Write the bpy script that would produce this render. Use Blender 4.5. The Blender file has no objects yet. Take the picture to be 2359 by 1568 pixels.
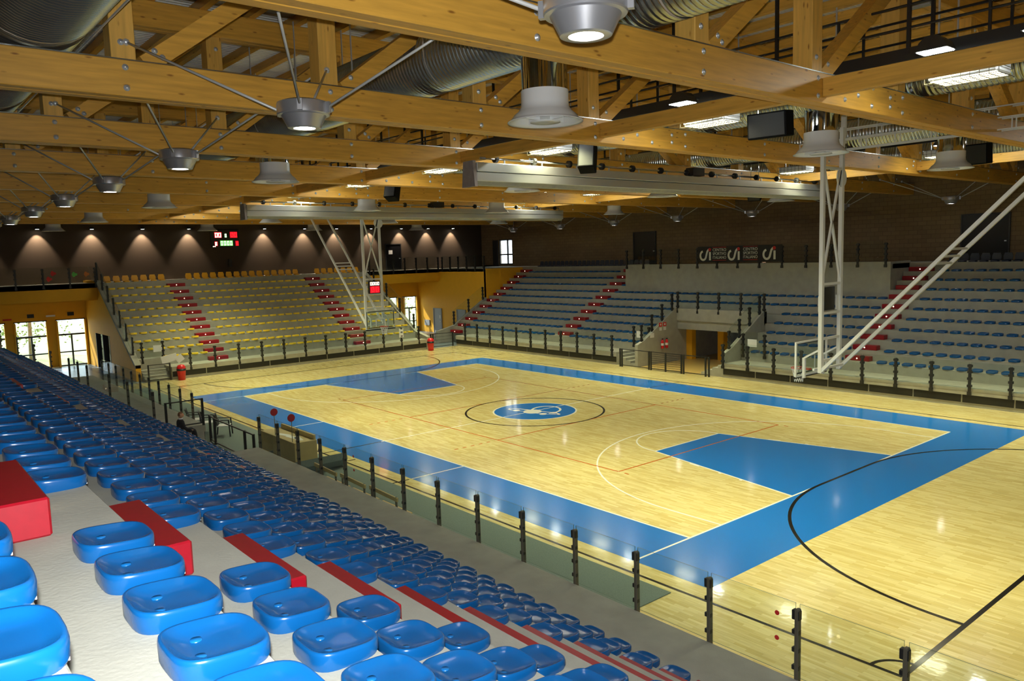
import bpy, math, random
from mathutils import Vector, Matrix
random.seed(7)
S = bpy.context.scene
COL = S.collection
PI = math.pi
# ------------------------------------------------------------------ camera
CAMP = (25.0967, -22.0031, 6.7743)
YAW, PITCH, ROLL, FPX = -0.8779, -0.1094, -0.0297, 1794.9
IW, IH = 2359, 1568
_f = Vector((math.sin(YAW) * math.cos(PITCH), math.cos(YAW) * math.cos(PITCH), math.sin(PITCH)))
_r = Vector((math.cos(YAW), -math.sin(YAW), 0))
_u = _r.cross(_f)
c_, s_ = math.cos(ROLL), math.sin(ROLL)
CR, CU = c_ * _r + s_ * _u, -s_ * _r + c_ * _u
cd = bpy.data.cameras.new('camera')
cd.sensor_fit = 'HORIZONTAL'
cd.sensor_width = 36.0
cd.lens = 36.0 * FPX / IW
cd.clip_start, cd.clip_end = 0.05, 300
cam = bpy.data.objects.new('camera', cd)
COL.objects.link(cam)
cam.matrix_world = Matrix((( CR.x, CU.x, -_f.x, CAMP[0]), (CR.y, CU.y, -_f.y, CAMP[1]), (CR.z, CU.z, -_f.z, CAMP[2]), (0, 0, 0, 1)))
S.camera = cam


def project(p):
    d = Vector(p) - Vector(CAMP)
    z = d.dot(_f)
    if z < 0.1:
        return None
    return (IW / 2 + FPX * d.dot(CR) / z, IH / 2 - FPX * d.dot(CU) / z, z)


# ------------------------------------------------------------------ world, exposure
S.view_settings.view_transform = 'Standard'
S.view_settings.look = 'None'
S.view_settings.exposure = 0.0
S.view_settings.gamma = 1.0
S.view_settings.use_curve_mapping = False
S.cycles.max_bounces = 4
S.cycles.diffuse_bounces = 3
S.cycles.glossy_bounces = 2
S.cycles.transmission_bounces = 2
S.cycles.transparent_max_bounces = 10
S.cycles.adaptive_threshold = 0.025
S.cycles.caustics_reflective = False
S.cycles.caustics_refractive = False
S.cycles.sample_clamp_indirect = 4.0
W = bpy.data.worlds.new('world')
S.world = W
W.use_nodes = True
nt = W.node_tree
nt.nodes['Background'].inputs[0].default_value = (0.80, 0.92, 1.0, 1)
nt.nodes['Background'].inputs[1].default_value = 5.0
SUN = bpy.data.lights.new('sun', 'SUN')
SUN.energy = 7.0
SUN.angle = 0.02
suno = bpy.data.objects.new('sun', SUN)
COL.objects.link(suno)
suno.rotation_euler = (math.radians(48), 0, math.radians(-62))
# the camera's own flash
FL = bpy.data.lights.new('camera_flash', 'SPOT')
FL.energy = 3100
FL.color = (0.97, 0.99, 1.0)
FL.shadow_soft_size = 0.03
FL.spot_size = math.radians(100)
FL.spot_blend = 0.6
flo = bpy.data.objects.new('camera_flash', FL)
COL.objects.link(flo)
_fp = Vector(CAMP) + CU * 0.13 - CR * 0.02
flo.matrix_world = Matrix(((CR.x, CU.x, -_f.x, _fp.x), (CR.y, CU.y, -_f.y, _fp.y), (CR.z, CU.z, -_f.z, _fp.z), (0, 0, 0, 1)))
FLOOD_W, CAGE_W, DOWN_W, WASH_W = 2000, 42, 22, 620


# ------------------------------------------------------------------ materials
MATS = {}


def mat(name, col, rough=0.6, metal=0.0, coat=0.0, noise=0.0, nscale=6.0, bump=0.0, bscale=60.0, emit=0.0, stretch=None, spec=0.5):
    if name in MATS:
        return MATS[name]
    m = bpy.data.materials.new(name)
    m.use_nodes = True
    N, L = m.node_tree.nodes, m.node_tree.links
    b = N['Principled BSDF']
    b.inputs['Base Color'].default_value = (*col, 1)
    b.inputs['Roughness'].default_value = rough
    b.inputs['Metallic'].default_value = metal
    b.inputs['Coat Weight'].default_value = coat
    b.inputs['Coat Roughness'].default_value = 0.08
    b.inputs['Specular IOR Level'].default_value = spec
    if emit:
        b.inputs['Emission Color'].default_value = (*col, 1)
        b.inputs['Emission Strength'].default_value = emit
    if noise or bump:
        tc = N.new('ShaderNodeTexCoord')
        mp = N.new('ShaderNodeMapping')
        L.new(tc.outputs['Object'], mp.inputs[0])
        if stretch:
            mp.inputs['Scale'].default_value = stretch
    if noise:
        nz = N.new('ShaderNodeTexNoise')
        nz.inputs['Scale'].default_value = nscale
        nz.inputs['Detail'].default_value = 5
        L.new(mp.outputs[0], nz.inputs['Vector'])
        rp = N.new('ShaderNodeMapRange')
        rp.inputs['From Min'].default_value = 0.25
        rp.inputs['From Max'].default_value = 0.75
        rp.inputs['To Min'].default_value = 1 - noise
        rp.inputs['To Max'].default_value = 1 + noise
        L.new(nz.outputs[0], rp.inputs[0])
        mx = N.new('ShaderNodeVectorMath')
        mx.operation = 'SCALE'
        mx.inputs[0].default_value = col
        L.new(rp.outputs[0], mx.inputs['Scale'])
        L.new(mx.outputs[0], b.inputs['Base Color'])
    if bump:
        n2 = N.new('ShaderNodeTexNoise')
        n2.inputs['Scale'].default_value = bscale
        n2.inputs['Detail'].default_value = 3
        L.new(mp.outputs[0], n2.inputs['Vector'])
        bp = N.new('ShaderNodeBump')
        bp.inputs['Strength'].default_value = bump
        bp.inputs['Distance'].default_value = 0.02
        L.new(n2.outputs[0], bp.inputs['Height'])
        L.new(bp.outputs[0], b.inputs['Normal'])
    MATS[name] = m
    return m


def brick_mat(name, c1, c2, cm, w, h, mortar, rough, bump=0.3, axis=None, coat=0.0, bias=0.0, offset=0.5, grain=0.0, wave=0.0):
    m = bpy.data.materials.new(name)
    m.use_nodes = True
    N, L = m.node_tree.nodes, m.node_tree.links
    b = N['Principled BSDF']
    b.inputs['Roughness'].default_value = rough
    b.inputs['Coat Weight'].default_value = coat
    b.inputs['Coat Roughness'].default_value = 0.06
    tc = N.new('ShaderNodeTexCoord')
    mp = N.new('ShaderNodeMapping')
    if axis:
        mp.inputs['Rotation'].default_value = axis
    L.new(tc.outputs['Object'], mp.inputs[0])
    br = N.new('ShaderNodeTexBrick')
    br.inputs['Scale'].default_value = 1
    br.inputs['Brick Width'].default_value = w
    br.inputs['Row Height'].default_value = h
    br.inputs['Mortar Size'].default_value = mortar
    br.inputs['Mortar Smooth'].default_value = 0.2
    br.inputs['Bias'].default_value = bias
    br.offset = offset
    br.inputs['Color1'].default_value = (*c1, 1)
    br.inputs['Color2'].default_value = (*c2, 1)
    br.inputs['Mortar'].default_value = (*cm, 1)
    L.new(mp.outputs[0], br.inputs['Vector'])
    out = br.outputs['Color']
    if grain:
        nz = N.new('ShaderNodeTexNoise')
        nz.inputs['Scale'].default_value = 1.0
        nz.inputs['Detail'].default_value = 4
        m2 = N.new('ShaderNodeMapping')
        m2.inputs['Scale'].default_value = (2.0, 26.0, 1.0)
        L.new(mp.outputs[0], m2.inputs[0])
        L.new(m2.outputs[0], nz.inputs['Vector'])
        rp = N.new('ShaderNodeMapRange')
        rp.inputs['From Min'].default_value = 0.3
        rp.inputs['From Max'].default_value = 0.7
        rp.inputs['To Min'].default_value = 1 - grain
        rp.inputs['To Max'].default_value = 1 + grain
        L.new(nz.outputs[0], rp.inputs[0])
        mx = N.new('ShaderNodeVectorMath')
        mx.operation = 'SCALE'
        L.new(out, mx.inputs[0])
        L.new(rp.outputs[0], mx.inputs['Scale'])
        out = mx.outputs[0]
    L.new(out, b.inputs['Base Color'])
    if bump:
        bp = N.new('ShaderNodeBump')
        bp.inputs['Strength'].default_value = bump
        bp.inputs['Distance'].default_value = 0.01
        bp.invert = True
        L.new(br.outputs['Fac'], bp.inputs['Height'])
        last = bp
        if wave:
            wn = N.new('ShaderNodeTexNoise')
            wn.inputs['Scale'].default_value = 9.0
            wn.inputs['Detail'].default_value = 2
            L.new(mp.outputs[0], wn.inputs['Vector'])
            b2 = N.new('ShaderNodeBump')
            b2.inputs['Strength'].default_value = wave
            b2.inputs['Distance'].default_value = 0.01
            L.new(wn.outputs[0], b2.inputs['Height'])
            L.new(bp.outputs[0], b2.inputs['Normal'])
            last = b2
        L.new(last.outputs[0], b.inputs['Normal'])
        if coat:
            L.new(last.outputs[0], b.inputs['Coat Normal'])
    MATS[name] = m
    return m


def glulam_mat(name, col, dark, axis):
    """glued laminated timber: long grain along AXIS, small dark knots"""
    m = bpy.data.materials.new(name)
    m.use_nodes = True
    N, L = m.node_tree.nodes, m.node_tree.links
    b = N['Principled BSDF']
    b.inputs['Roughness'].default_value = 0.45
    tc = N.new('ShaderNodeTexCoord')
    mp = N.new('ShaderNodeMapping')
    sc = [9.0, 9.0, 9.0]
    sc[axis] = 0.7
    mp.inputs['Scale'].default_value = sc
    L.new(tc.outputs['Object'], mp.inputs[0])
    nz = N.new('ShaderNodeTexNoise')
    nz.inputs['Scale'].default_value = 1.6
    nz.inputs['Detail'].default_value = 5
    L.new(mp.outputs[0], nz.inputs['Vector'])
    r1 = N.new('ShaderNodeValToRGB')
    r1.color_ramp.elements[0].position = 0.3
    r1.color_ramp.elements[0].color = (*[c * 0.82 for c in col], 1)
    r1.color_ramp.elements[1].position = 0.7
    r1.color_ramp.elements[1].color = (*[c * 1.12 for c in col], 1)
    L.new(nz.outputs[0], r1.inputs[0])
    m2 = N.new('ShaderNodeMapping')
    s2 = [7.0, 7.0, 7.0]
    s2[axis] = 2.2
    m2.inputs['Scale'].default_value = s2
    L.new(tc.outputs['Object'], m2.inputs[0])
    vo = N.new('ShaderNodeTexVoronoi')
    vo.inputs['Scale'].default_value = 1.0
    L.new(m2.outputs[0], vo.inputs['Vector'])
    r2 = N.new('ShaderNodeValToRGB')
    r2.color_ramp.elements[0].position = 0.06
    r2.color_ramp.elements[0].color = (1, 1, 1, 1)
    r2.color_ramp.elements[1].position = 0.16
    r2.color_ramp.elements[1].color = (0, 0, 0, 1)
    L.new(vo.outputs['Distance'], r2.inputs[0])
    mx = N.new('ShaderNodeMix')
    mx.data_type = 'RGBA'
    L.new(r2.outputs[0], mx.inputs[0])
    L.new(r1.outputs[0], mx.inputs[6])
    mx.inputs[7].default_value = (*dark, 1)
    L.new(mx.outputs[2], b.inputs['Base Color'])
    MATS[name] = m
    return m


def glass_mat(name, tint, gloss=0.12):
    m = bpy.data.materials.new(name)
    m.use_nodes = True
    N, L = m.node_tree.nodes, m.node_tree.links
    for n in list(N):
        N.remove(n)
    o = N.new('ShaderNodeOutputMaterial')
    tr = N.new('ShaderNodeBsdfTransparent')
    tr.inputs[0].default_value = (*tint, 1)
    gl = N.new('ShaderNodeBsdfGlossy')
    gl.inputs['Roughness'].default_value = 0.02
    fr = N.new('ShaderNodeLayerWeight')
    fr.inputs[0].default_value = 0.5
    mx = N.new('ShaderNodeMixShader')
    pw = N.new('ShaderNodeMath')
    pw.operation = 'POWER'
    pw.inputs[1].default_value = 4.0
    L.new(fr.outputs['Facing'], pw.inputs[0])
    ml = N.new('ShaderNodeMath')
    ml.operation = 'MULTIPLY_ADD'
    ml.inputs[1].default_value = 0.35
    ml.inputs[2].default_value = gloss * 0.2
    L.new(pw.outputs[0], ml.inputs[0])
    L.new(ml.outputs[0], mx.inputs[0])
    L.new(tr.outputs[0], mx.inputs[1])
    L.new(gl.outputs[0], mx.inputs[2])
    L.new(mx.outputs[0], o.inputs[0])
    MATS[name] = m
    return m


BLUE = (0.0025, 0.074, 0.24)
M_FLOOR = brick_mat('parquet', (0.64, 0.50, 0.19), (0.80, 0.68, 0.33), (0.50, 0.37, 0.13), 0.55, 0.075, 0.0012, 0.22, 0.02, coat=0.6, grain=0.09, wave=0.09)
M_BLOCK_W = brick_mat('block_wall_west', (0.17, 0.105, 0.05), (0.21, 0.13, 0.065), (0.05, 0.032, 0.016), 0.2, 0.25, 0.018, 0.85, 0.6, axis=(PI / 2, 0, PI / 2), offset=0.0)
M_BLOCK_N = brick_mat('block_wall_north', (0.17, 0.115, 0.055), (0.20, 0.135, 0.065), (0.11, 0.072, 0.036), 0.5, 0.25, 0.012, 0.85, 0.5, axis=(PI / 2, 0, 0))
M_CONC = mat('concrete', (0.34, 0.335, 0.28), 0.85, noise=0.10, nscale=2.5, bump=0.15, bscale=40)
M_CONC2 = mat('concrete_floor', (0.36, 0.34, 0.27), 0.7, noise=0.12, nscale=1.5)
M_GL_Y = glulam_mat('glulam_across', (0.70, 0.37, 0.055), (0.30, 0.12, 0.015), 1)
M_GL_X = glulam_mat('glulam_along', (0.70, 0.38, 0.065), (0.32, 0.13, 0.02), 0)
M_GL_Z = glulam_mat('glulam_upright', (0.74, 0.42, 0.085), (0.34, 0.15, 0.025), 2)
M_BOARD = mat('roof_board', (0.42, 0.24, 0.07), 0.7, noise=0.15, nscale=2, stretch=(0.4, 4, 4))
M_DECK = mat('zinc_deck', (0.78, 0.75, 0.66), 0.5)
M_BOLT = mat('zinc_bolt', (0.70, 0.73, 0.76), 0.38, 0.6)
M_GALV = mat('galvanised_duct', (0.52, 0.54, 0.50), 0.26, 0.95, noise=0.12, nscale=3)
M_CHROME = mat('bright_zinc', (0.80, 0.82, 0.82), 0.08, 1.0)
M_ALU = mat('silver_housing', (0.55, 0.55, 0.57), 0.3, 0.75)
M_CURT = mat('curtain_aluminium', (0.60, 0.62, 0.58), 0.32, 0.6)
M_WHITE = mat('white_enamel', (0.88, 0.88, 0.85), 0.22)
M_WSTEEL = mat('white_steel', (0.74, 0.74, 0.70), 0.4)
M_BLACK = mat('black_steel', (0.012, 0.012, 0.012), 0.45)
M_DSTEEL = mat('dark_post', (0.10, 0.09, 0.065), 0.5, 0.2)
M_BLACKW = mat('black_line', (0.008, 0.008, 0.008), 0.2, coat=0.3)
M_WLINE = mat('white_line', (0.86, 0.86, 0.80), 0.2, coat=0.3)
M_OLINE = mat('orange_line', (0.52, 0.12, 0.010), 0.2, coat=0.3)
M_BPAINT = mat('blue_paint', (0.012, 0.165, 0.60), 0.2, coat=0.3, noise=0.04, nscale=30)
M_SEATB = mat('blue_plastic', BLUE, 0.22, spec=0.5)
M_SEATY = mat('yellow_plastic', (0.85, 0.60, 0.03), 0.3)
M_SEATO = mat('ochre_plastic', (0.75, 0.38, 0.02), 0.35)
M_CAP = mat('seat_bolt_cap', (0.004, 0.10, 0.30), 0.3)
M_RED = mat('red_paint', (0.28, 0.0016, 0.010), 0.4, noise=0.08, nscale=25)
M_YWALL = mat('yellow_wall', (0.86, 0.43, 0.012), 0.7, noise=0.03, nscale=3)
M_GLASS = glass_mat('railing_glass', (0.945, 0.975, 0.958))
M_GEDGE = mat('glass_edge', (0.10, 0.17, 0.13), 0.2)
M_WGLASS = glass_mat('window_glass', (0.95, 0.97, 0.97), 0.08)
M_BBGLASS = glass_mat('backboard_glass', (0.88, 0.93, 0.91), 0.12)
M_LENS = mat('lamp_lens', (1.0, 0.97, 0.92), 0.4, emit=30)
M_FLOOD = mat('flood_lens', (0.93, 1.0, 0.98), 0.4, emit=60)
M_CAGE = mat('tube_diffuser', (1.0, 0.95, 0.62), 0.4, emit=5)
M_REDLED = mat('red_led', (1.0, 0.02, 0.02), 0.5, emit=2.5)
M_REDGLOW = mat('red_display', (0.9, 0.0, 0.02), 0.5, emit=0.8)
M_WARMLED = mat('warm_led', (1.0, 0.75, 0.55), 0.5, emit=5)
M_GREENLED = mat('green_led', (0.55, 1.0, 0.45), 0.5, emit=4)
M_GREENGLOW = mat('green_display', (0.08, 0.45, 0.04), 0.5, emit=0.8)
M_STEPLED = mat('step_led', (1.0, 0.80, 0.50), 0.5, emit=8)
M_MAT = mat('grey_green_mat', (0.13, 0.17, 0.155), 0.9, noise=0.2, nscale=40)
M_PAPER = mat('white_paper', (0.80, 0.80, 0.76), 0.7)
M_GREY = mat('grey_door', (0.30, 0.31, 0.32), 0.5)
M_TABLE = mat('table_wood', (0.48, 0.36, 0.13), 0.5, noise=0.08, nscale=5)
M_BARK = mat('bark', (0.20, 0.16, 0.12), 0.9, noise=0.3, nscale=8)
M_LEAF = mat('foliage', (0.16, 0.24, 0.05), 0.8)
M_LAWN = mat('grass_ground', (0.32, 0.34, 0.16), 0.9, noise=0.2, nscale=2)
M_SKIN = mat('skin', (0.55, 0.30, 0.18), 0.6)
M_HAIR = mat('hair', (0.16, 0.08, 0.04), 0.8)
M_CLOTH = mat('dark_cloth', (0.02, 0.02, 0.025), 0.9)


# ------------------------------------------------------------------ mesh helpers
class MB:
    def __init__(s):
        s.v, s.f, s.sm = [], [], False

    def add(s, vs, fs):
        n = len(s.v)
        s.v += [tuple(p) for p in vs]
        s.f += [tuple(i + n for i in f) for f in fs]
        return s

    def box(s, x0, x1, y0, y1, z0, z1):
        return s.add([(x0, y0, z0), (x1, y0, z0), (x1, y1, z0), (x0, y1, z0), (x0, y0, z1), (x1, y0, z1), (x1, y1, z1), (x0, y1, z1)],
                     [(3, 2, 1, 0), (4, 5, 6, 7), (0, 1, 5, 4), (1, 2, 6, 5), (2, 3, 7, 6), (3, 0, 4, 7)])

    def bbox(s, x0, x1, y0, y1, z0, z1, b):
        """box with chamfered edges"""
        lo, hi = (x0, y0, z0), (x1, y1, z1)
        vs, idx = [], {}
        for sx in (0, 1):
            for sy in (0, 1):
                for sz in (0, 1):
                    for ax in range(3):
                        sg = (sx, sy, sz)
                        p = [(hi if sg[i] else lo)[i] for i in range(3)]
                        for i in range(3):
                            if i != ax:
                                p[i] += -b if sg[i] else b
                        idx[(sx, sy, sz, ax)] = len(vs)
                        vs.append(p)
        fs = []
        for ax in range(3):
            o = [i for i in range(3) if i != ax]
            for side in (0, 1):
                q = []
                for a, c in ((0, 0), (1, 0), (1, 1), (0, 1)):
                    k = [0, 0, 0]
                    k[ax], k[o[0]], k[o[1]] = side, a, c
                    q.append(idx[(*k, ax)])
                fs.append(tuple(q))
            for a in (0, 1):
                for c in (0, 1):
                    k0, k1 = [0, 0, 0], [0, 0, 0]
                    k0[o[0]] = k1[o[0]] = a
                    k0[o[1]] = k1[o[1]] = c
                    k1[ax] = 1
                    fs.append((idx[(*k0, o[0])], idx[(*k1, o[0])], idx[(*k1, o[1])], idx[(*k0, o[1])]))
        for sx in (0, 1):
            for sy in (0, 1):
                for sz in (0, 1):
                    fs.append(tuple(idx[(sx, sy, sz, a)] for a in range(3)))
        s.fix = True
        return s.add(vs, fs)

    def bar(s, p, q, w, h, up=(0, 0, 1)):
        p, q = Vector(p), Vector(q)
        d = (q - p).normalized()
        up = Vector(up)
        if abs(d.dot(up)) > 0.98:
            up = Vector((1, 0, 0))
        a = d.cross(up).normalized()
        b = a.cross(d).normalized()
        vs = [e + a * (sa * w / 2) + b * (sb * h / 2) for e in (p, q) for sa, sb in ((-1, -1), (1, -1), (1, 1), (-1, 1))]
        return s.add(vs, [(0, 1, 2, 3), (7, 6, 5, 4), (0, 4, 5, 1), (1, 5, 6, 2), (2, 6, 7, 3), (3, 7, 4, 0)])

    def cyl(s, p, q, r, n=10, r2=None, cap=True):
        p, q = Vector(p), Vector(q)
        r2 = r if r2 is None else r2
        d = (q - p).normalized()
        up = Vector((0, 0, 1)) if abs(d.z) < 0.95 else Vector((1, 0, 0))
        a = d.cross(up).normalized()
        b = a.cross(d)
        vs = []
        for e, rr in ((p, r), (q, r2)):
            for i in range(n):
                t = 2 * PI * i / n
                vs.append(e + a * (rr * math.cos(t)) + b * (rr * math.sin(t)))
        fs = [(i, (i + 1) % n, n + (i + 1) % n, n + i) for i in range(n)]
        if cap:
            fs += [tuple(range(n - 1, -1, -1)), tuple(range(n, 2 * n))]
        return s.add(vs, fs)

    def lathe(s, prof, c=(0, 0, 0), n=24, close=False):
        vs, fs = [], []
        for r, z in prof:
            for i in range(n):
                t = 2 * PI * i / n
                vs.append((c[0] + r * math.cos(t), c[1] + r * math.sin(t), c[2] + z))
        for j in range(len(prof) - 1):
            for i in range(n):
                k = (i + 1) % n
                fs.append((j * n + i, j * n + k, (j + 1) * n + k, (j + 1) * n + i))
        if close:
            m = len(prof) - 1
            fs += [tuple(range(n - 1, -1, -1)), tuple(m * n + i for i in range(n))]
        s.sm = True
        return s.add(vs, fs)

    def prism(s, poly, ax, a, b):
        """extrude a 2D polygon (the two other axes in order) along axis AX from a to b"""
        def P(u, v, w):
            p = [u, v]
            p.insert(ax, w)
            return p
        n = len(poly)
        vs = [P(u, v, a) for u, v in poly] + [P(u, v, b) for u, v in poly]
        fs = [tuple(range(n)), tuple(range(2 * n - 1, n - 1, -1))] + [(i, (i + 1) % n, n + (i + 1) % n, n + i) for i in range(n)]
        s.fix = True
        return s.add(vs, fs)

    def strip(s, pts, w, z0, z1, closed=False):
        """flat ribbon of width W along 2D points, thickness z0..z1"""
        n = len(pts)
        L, R = [], []
        for i in range(n):
            p = Vector(pts[i])
            a = Vector(pts[(i - 1) % n] if (closed or i > 0) else pts[i])
            b = Vector(pts[(i + 1) % n] if (closed or i < n - 1) else pts[i])
            d = (b - a).normalized()
            nn = Vector((-d.y, d.x))
            L.append(p + nn * w / 2)
            R.append(p - nn * w / 2)
        vs = [(p.x, p.y, z1) for p in L] + [(p.x, p.y, z1) for p in R] + [(p.x, p.y, z0) for p in L] + [(p.x, p.y, z0) for p in R]
        fs = []
        for i in range(n if closed else n - 1):
            k = (i + 1) % n
            fs += [(n + i, n + k, k, i), (i, k, 2 * n + k, 2 * n + i), (n + k, n + i, 3 * n + i, 3 * n + k)]
        return s.add(vs, fs)

    def mesh(s, name, m, off=(0, 0, 0)):
        me = bpy.data.meshes.new(name)
        o = off
        me.from_pydata([(x - o[0], y - o[1], z - o[2]) for x, y, z in s.v], [], s.f)
        if getattr(s, 'fix', False):
            import bmesh
            bm = bmesh.new()
            bm.from_mesh(me)
            bmesh.ops.recalc_face_normals(bm, faces=bm.faces)
            bm.to_mesh(me)
            bm.free()
        if s.sm:
            me.polygons.foreach_set('use_smooth', [True] * len(me.polygons))
        me.materials.append(m)
        return me

    def build(s, name, m, parent=None, smooth=None):
        if smooth:
            s.sm = True
        off = wloc(parent)
        return link(name, s.mesh(name, m, off), parent)


def wloc(o):
    p = Vector((0, 0, 0))
    while o is not None:
        p += Vector(o.location)
        o = o.parent
    return p


def link(name, me, parent=None, loc=None, rot=None):
    o = bpy.data.objects.new(name, me)
    COL.objects.link(o)
    if parent is not None:
        o.parent = parent
    if loc is not None:
        o.location = loc
    if rot is not None:
        o.rotation_euler = rot
    return o


def tag(o, label, cat, group=None, kind=None):
    o['label'] = label
    o['category'] = cat
    if group:
        o['group'] = group
    if kind:
        o['kind'] = kind
    return o


def thing(name, label, cat, loc, group=None):
    return tag(link(name, None, None, loc), label, cat, group)


def struct(o, label=None, cat=None):
    o['kind'] = 'structure'
    if label:
        o['label'] = label
    if cat:
        o['category'] = cat
    return o


def box(name, m, parent, *b):
    return MB().box(*b).build(name, m, parent)


def ssmooth(me, ang=35):
    me.polygons.foreach_set('use_smooth', [True] * len(me.polygons))
    try:
        me.set_sharp_from_angle(angle=math.radians(ang))
    except Exception:
        pass
    return me


ONES = 'zeroth first second third fourth fifth sixth seventh eighth ninth tenth eleventh twelfth thirteenth fourteenth fifteenth sixteenth seventeenth eighteenth nineteenth'.split()


def nth(n):
    if n < 20:
        return ONES[n]
    t, u = divmod(n, 10)
    tens = {2: 'twent', 3: 'thirt', 4: 'fort'}[t]
    return tens + 'ieth' if u == 0 else tens + 'y-' + ONES[u]


def spot(name, loc, target, watts, size, blend, col, parent=None, soft=0.1):
    l = bpy.data.lights.new(name, 'SPOT')
    l.energy, l.spot_size, l.spot_blend, l.color, l.shadow_soft_size = watts, math.radians(size), blend, col, soft
    o = bpy.data.objects.new(name, l)
    COL.objects.link(o)
    d = Vector(target) - Vector(loc)
    o.rotation_euler = d.to_track_quat('-Z', 'Y').to_euler()
    if parent is not None:
        o.parent = parent
        o.location = Vector(loc) - wloc(parent)
    else:
        o.location = loc
    return o


def area(name, loc, sx, sy, watts, col, parent=None):
    l = bpy.data.lights.new(name, 'AREA')
    l.shape, l.size, l.size_y, l.energy, l.color = 'RECTANGLE', sx, sy, watts, col
    o = bpy.data.objects.new(name, l)
    COL.objects.link(o)
    if parent is not None:
        o.parent = parent
        o.location = Vector(loc) - wloc(parent)
    else:
        o.location = loc
    return o


def text_mesh(body, size, m, extrude=0.004):
    cu = bpy.data.curves.new('lettering', 'FONT')
    cu.body, cu.size, cu.extrude = body, size, extrude
    cu.align_x = 'LEFT'
    o = bpy.data.objects.new('lettering', cu)
    COL.objects.link(o)
    dg = bpy.context.evaluated_depsgraph_get()
    me = bpy.data.meshes.new_from_object(o.evaluated_get(dg))
    bpy.data.objects.remove(o)
    me.materials.clear()
    me.materials.append(m)
    return me


# ------------------------------------------------------------------ setting: constants
D, Hh, ZW = 0.75, 0.45, 0.77                   # tread depth, rise, walkway level
NY0, FY0, WX0 = -14.17, 14.10, -24.5           # front edge of first tier: near, far, west stand
XW, YN, YS, XE = -36.0, 25.2, -26.5, 31.0      # room walls
ZR = 13.25                                     # roof deck
ZG = ZW + 11 * Hh                              # gallery level


def tz(k):
    return ZW + Hh * k


# ------------------------------------------------------------------ floor and court
floor = struct(box('floor', M_FLOOR, None, -23.2, XE, -12.6, 12.6, -0.05, 0.0))
base = struct(box('floor_concrete', M_CONC2, None, XW - 0.3, XE + 0.3, YS - 0.3, YN + 0.3, -0.2, -0.06))
lob = struct(box('floor_lobby', mat('lobby_floor', (0.20, 0.26, 0.30), 0.3, noise=0.1, nscale=2), None, XW, -23.2, -26, 25, -0.06, -0.004))
tun = struct(box('floor_tunnel', mat('tunnel_floor', (0.55, 0.38, 0.12), 0.3), None, -7, 1.0, 12.6, 21, -0.06, -0.002))
sid = struct(box('floor_aisle', M_CONC2, None, -23.2, XE, -14.2, -12.6, -0.06, -0.003))
Z1, Z2, Z3, Z4 = 0.0015, 0.003, 0.0045, 0.006


def arc(cx, cy, r, a0, a1, n=48):
    return [(cx + r * math.cos(a0 + (a1 - a0) * i / n), cy + r * math.sin(a0 + (a1 - a0) * i / n)) for i in range(n + 1)]


bd = MB()
for b in ((-16, 16, 7.5, 9.5), (-16, 16, -9.5, -7.5), (-16, -14, -7.5, 7.5), (14, 16, -7.5, 7.5)):
    bd.box(*b, 0.0, Z1)
bd.build('court_border', M_BPAINT, floor)
for sx in (-1, 1):
    MB().prism([(sx * 14, -3), (sx * 14, 3), (sx * 8.2, 1.8), (sx * 8.2, -1.8)], 2, 0, Z1).build('key_area', M_BPAINT, floor)
w = 0.055
ln = lambda pts, m, z=Z2, ww=w, closed=False, name='court_line': MB().strip(pts, ww, 0.0, z, closed).build(name, m, floor)
ln([(-14, -7.5), (14, -7.5)], M_WLINE)
ln([(-14, 7.5), (14, 7.5)], M_WLINE)
ln([(-14, -9.5), (-14, 7.5)], M_WLINE)
ln([(14, -9.5), (14, 7.5)], M_WLINE)
ln([(0, -7.65), (0, 7.65)], M_WLINE)
for s in (-1, 1):
    ln([(5 * s, -9.5), (5 * s, -7.5)], M_WLINE)
    bx = s * 12.425
    a = math.acos(0.0)
    ln([(s * 14, -6.25), (bx, -6.25)] + [(bx - s * 6.25 * math.sin(t), -6.25 * math.cos(t)) for t in [PI * i / 60 for i in range(1, 60)]] + [(bx, 6.25), (s * 14, 6.25)], M_WLINE, Z3, name='three_point_line')
    ln([(s * 8.2 - s * 1.8 * math.sin(t), -1.8 * math.cos(t)) for t in [PI * i / 40 for i in range(41)]], M_WLINE, Z3, name='free_throw_circle')
    ln([(s * 14, -3), (s * 8.2, -1.8)], M_WLINE, Z3)
    ln([(s * 14, 3), (s * 8.2, 1.8)], M_WLINE, Z3)
    ln([(s * 8.2, -1.8), (s * 8.2, 1.8)], M_WLINE, Z3)
    for e in (-1, 1):                                   # rebound marks on the lane edges
        for dx, wd in ((1.8, 0.1), (2.65, 0.1), (3.6, 0.42), (4.5, 0.1)):
            yy = 3 - 1.2 * dx / 5.8
            MB().prism([(s * (14 - dx), e * yy), (s * (14 - dx - wd), e * (yy - 0.2069 * wd)), (s * (14 - dx - wd), e * (yy - 0.2069 * wd + 0.1)), (s * (14 - dx), e * (yy + 0.1))], 2, 0, Z2).build('lane_mark', M_WLINE, floor)
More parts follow.
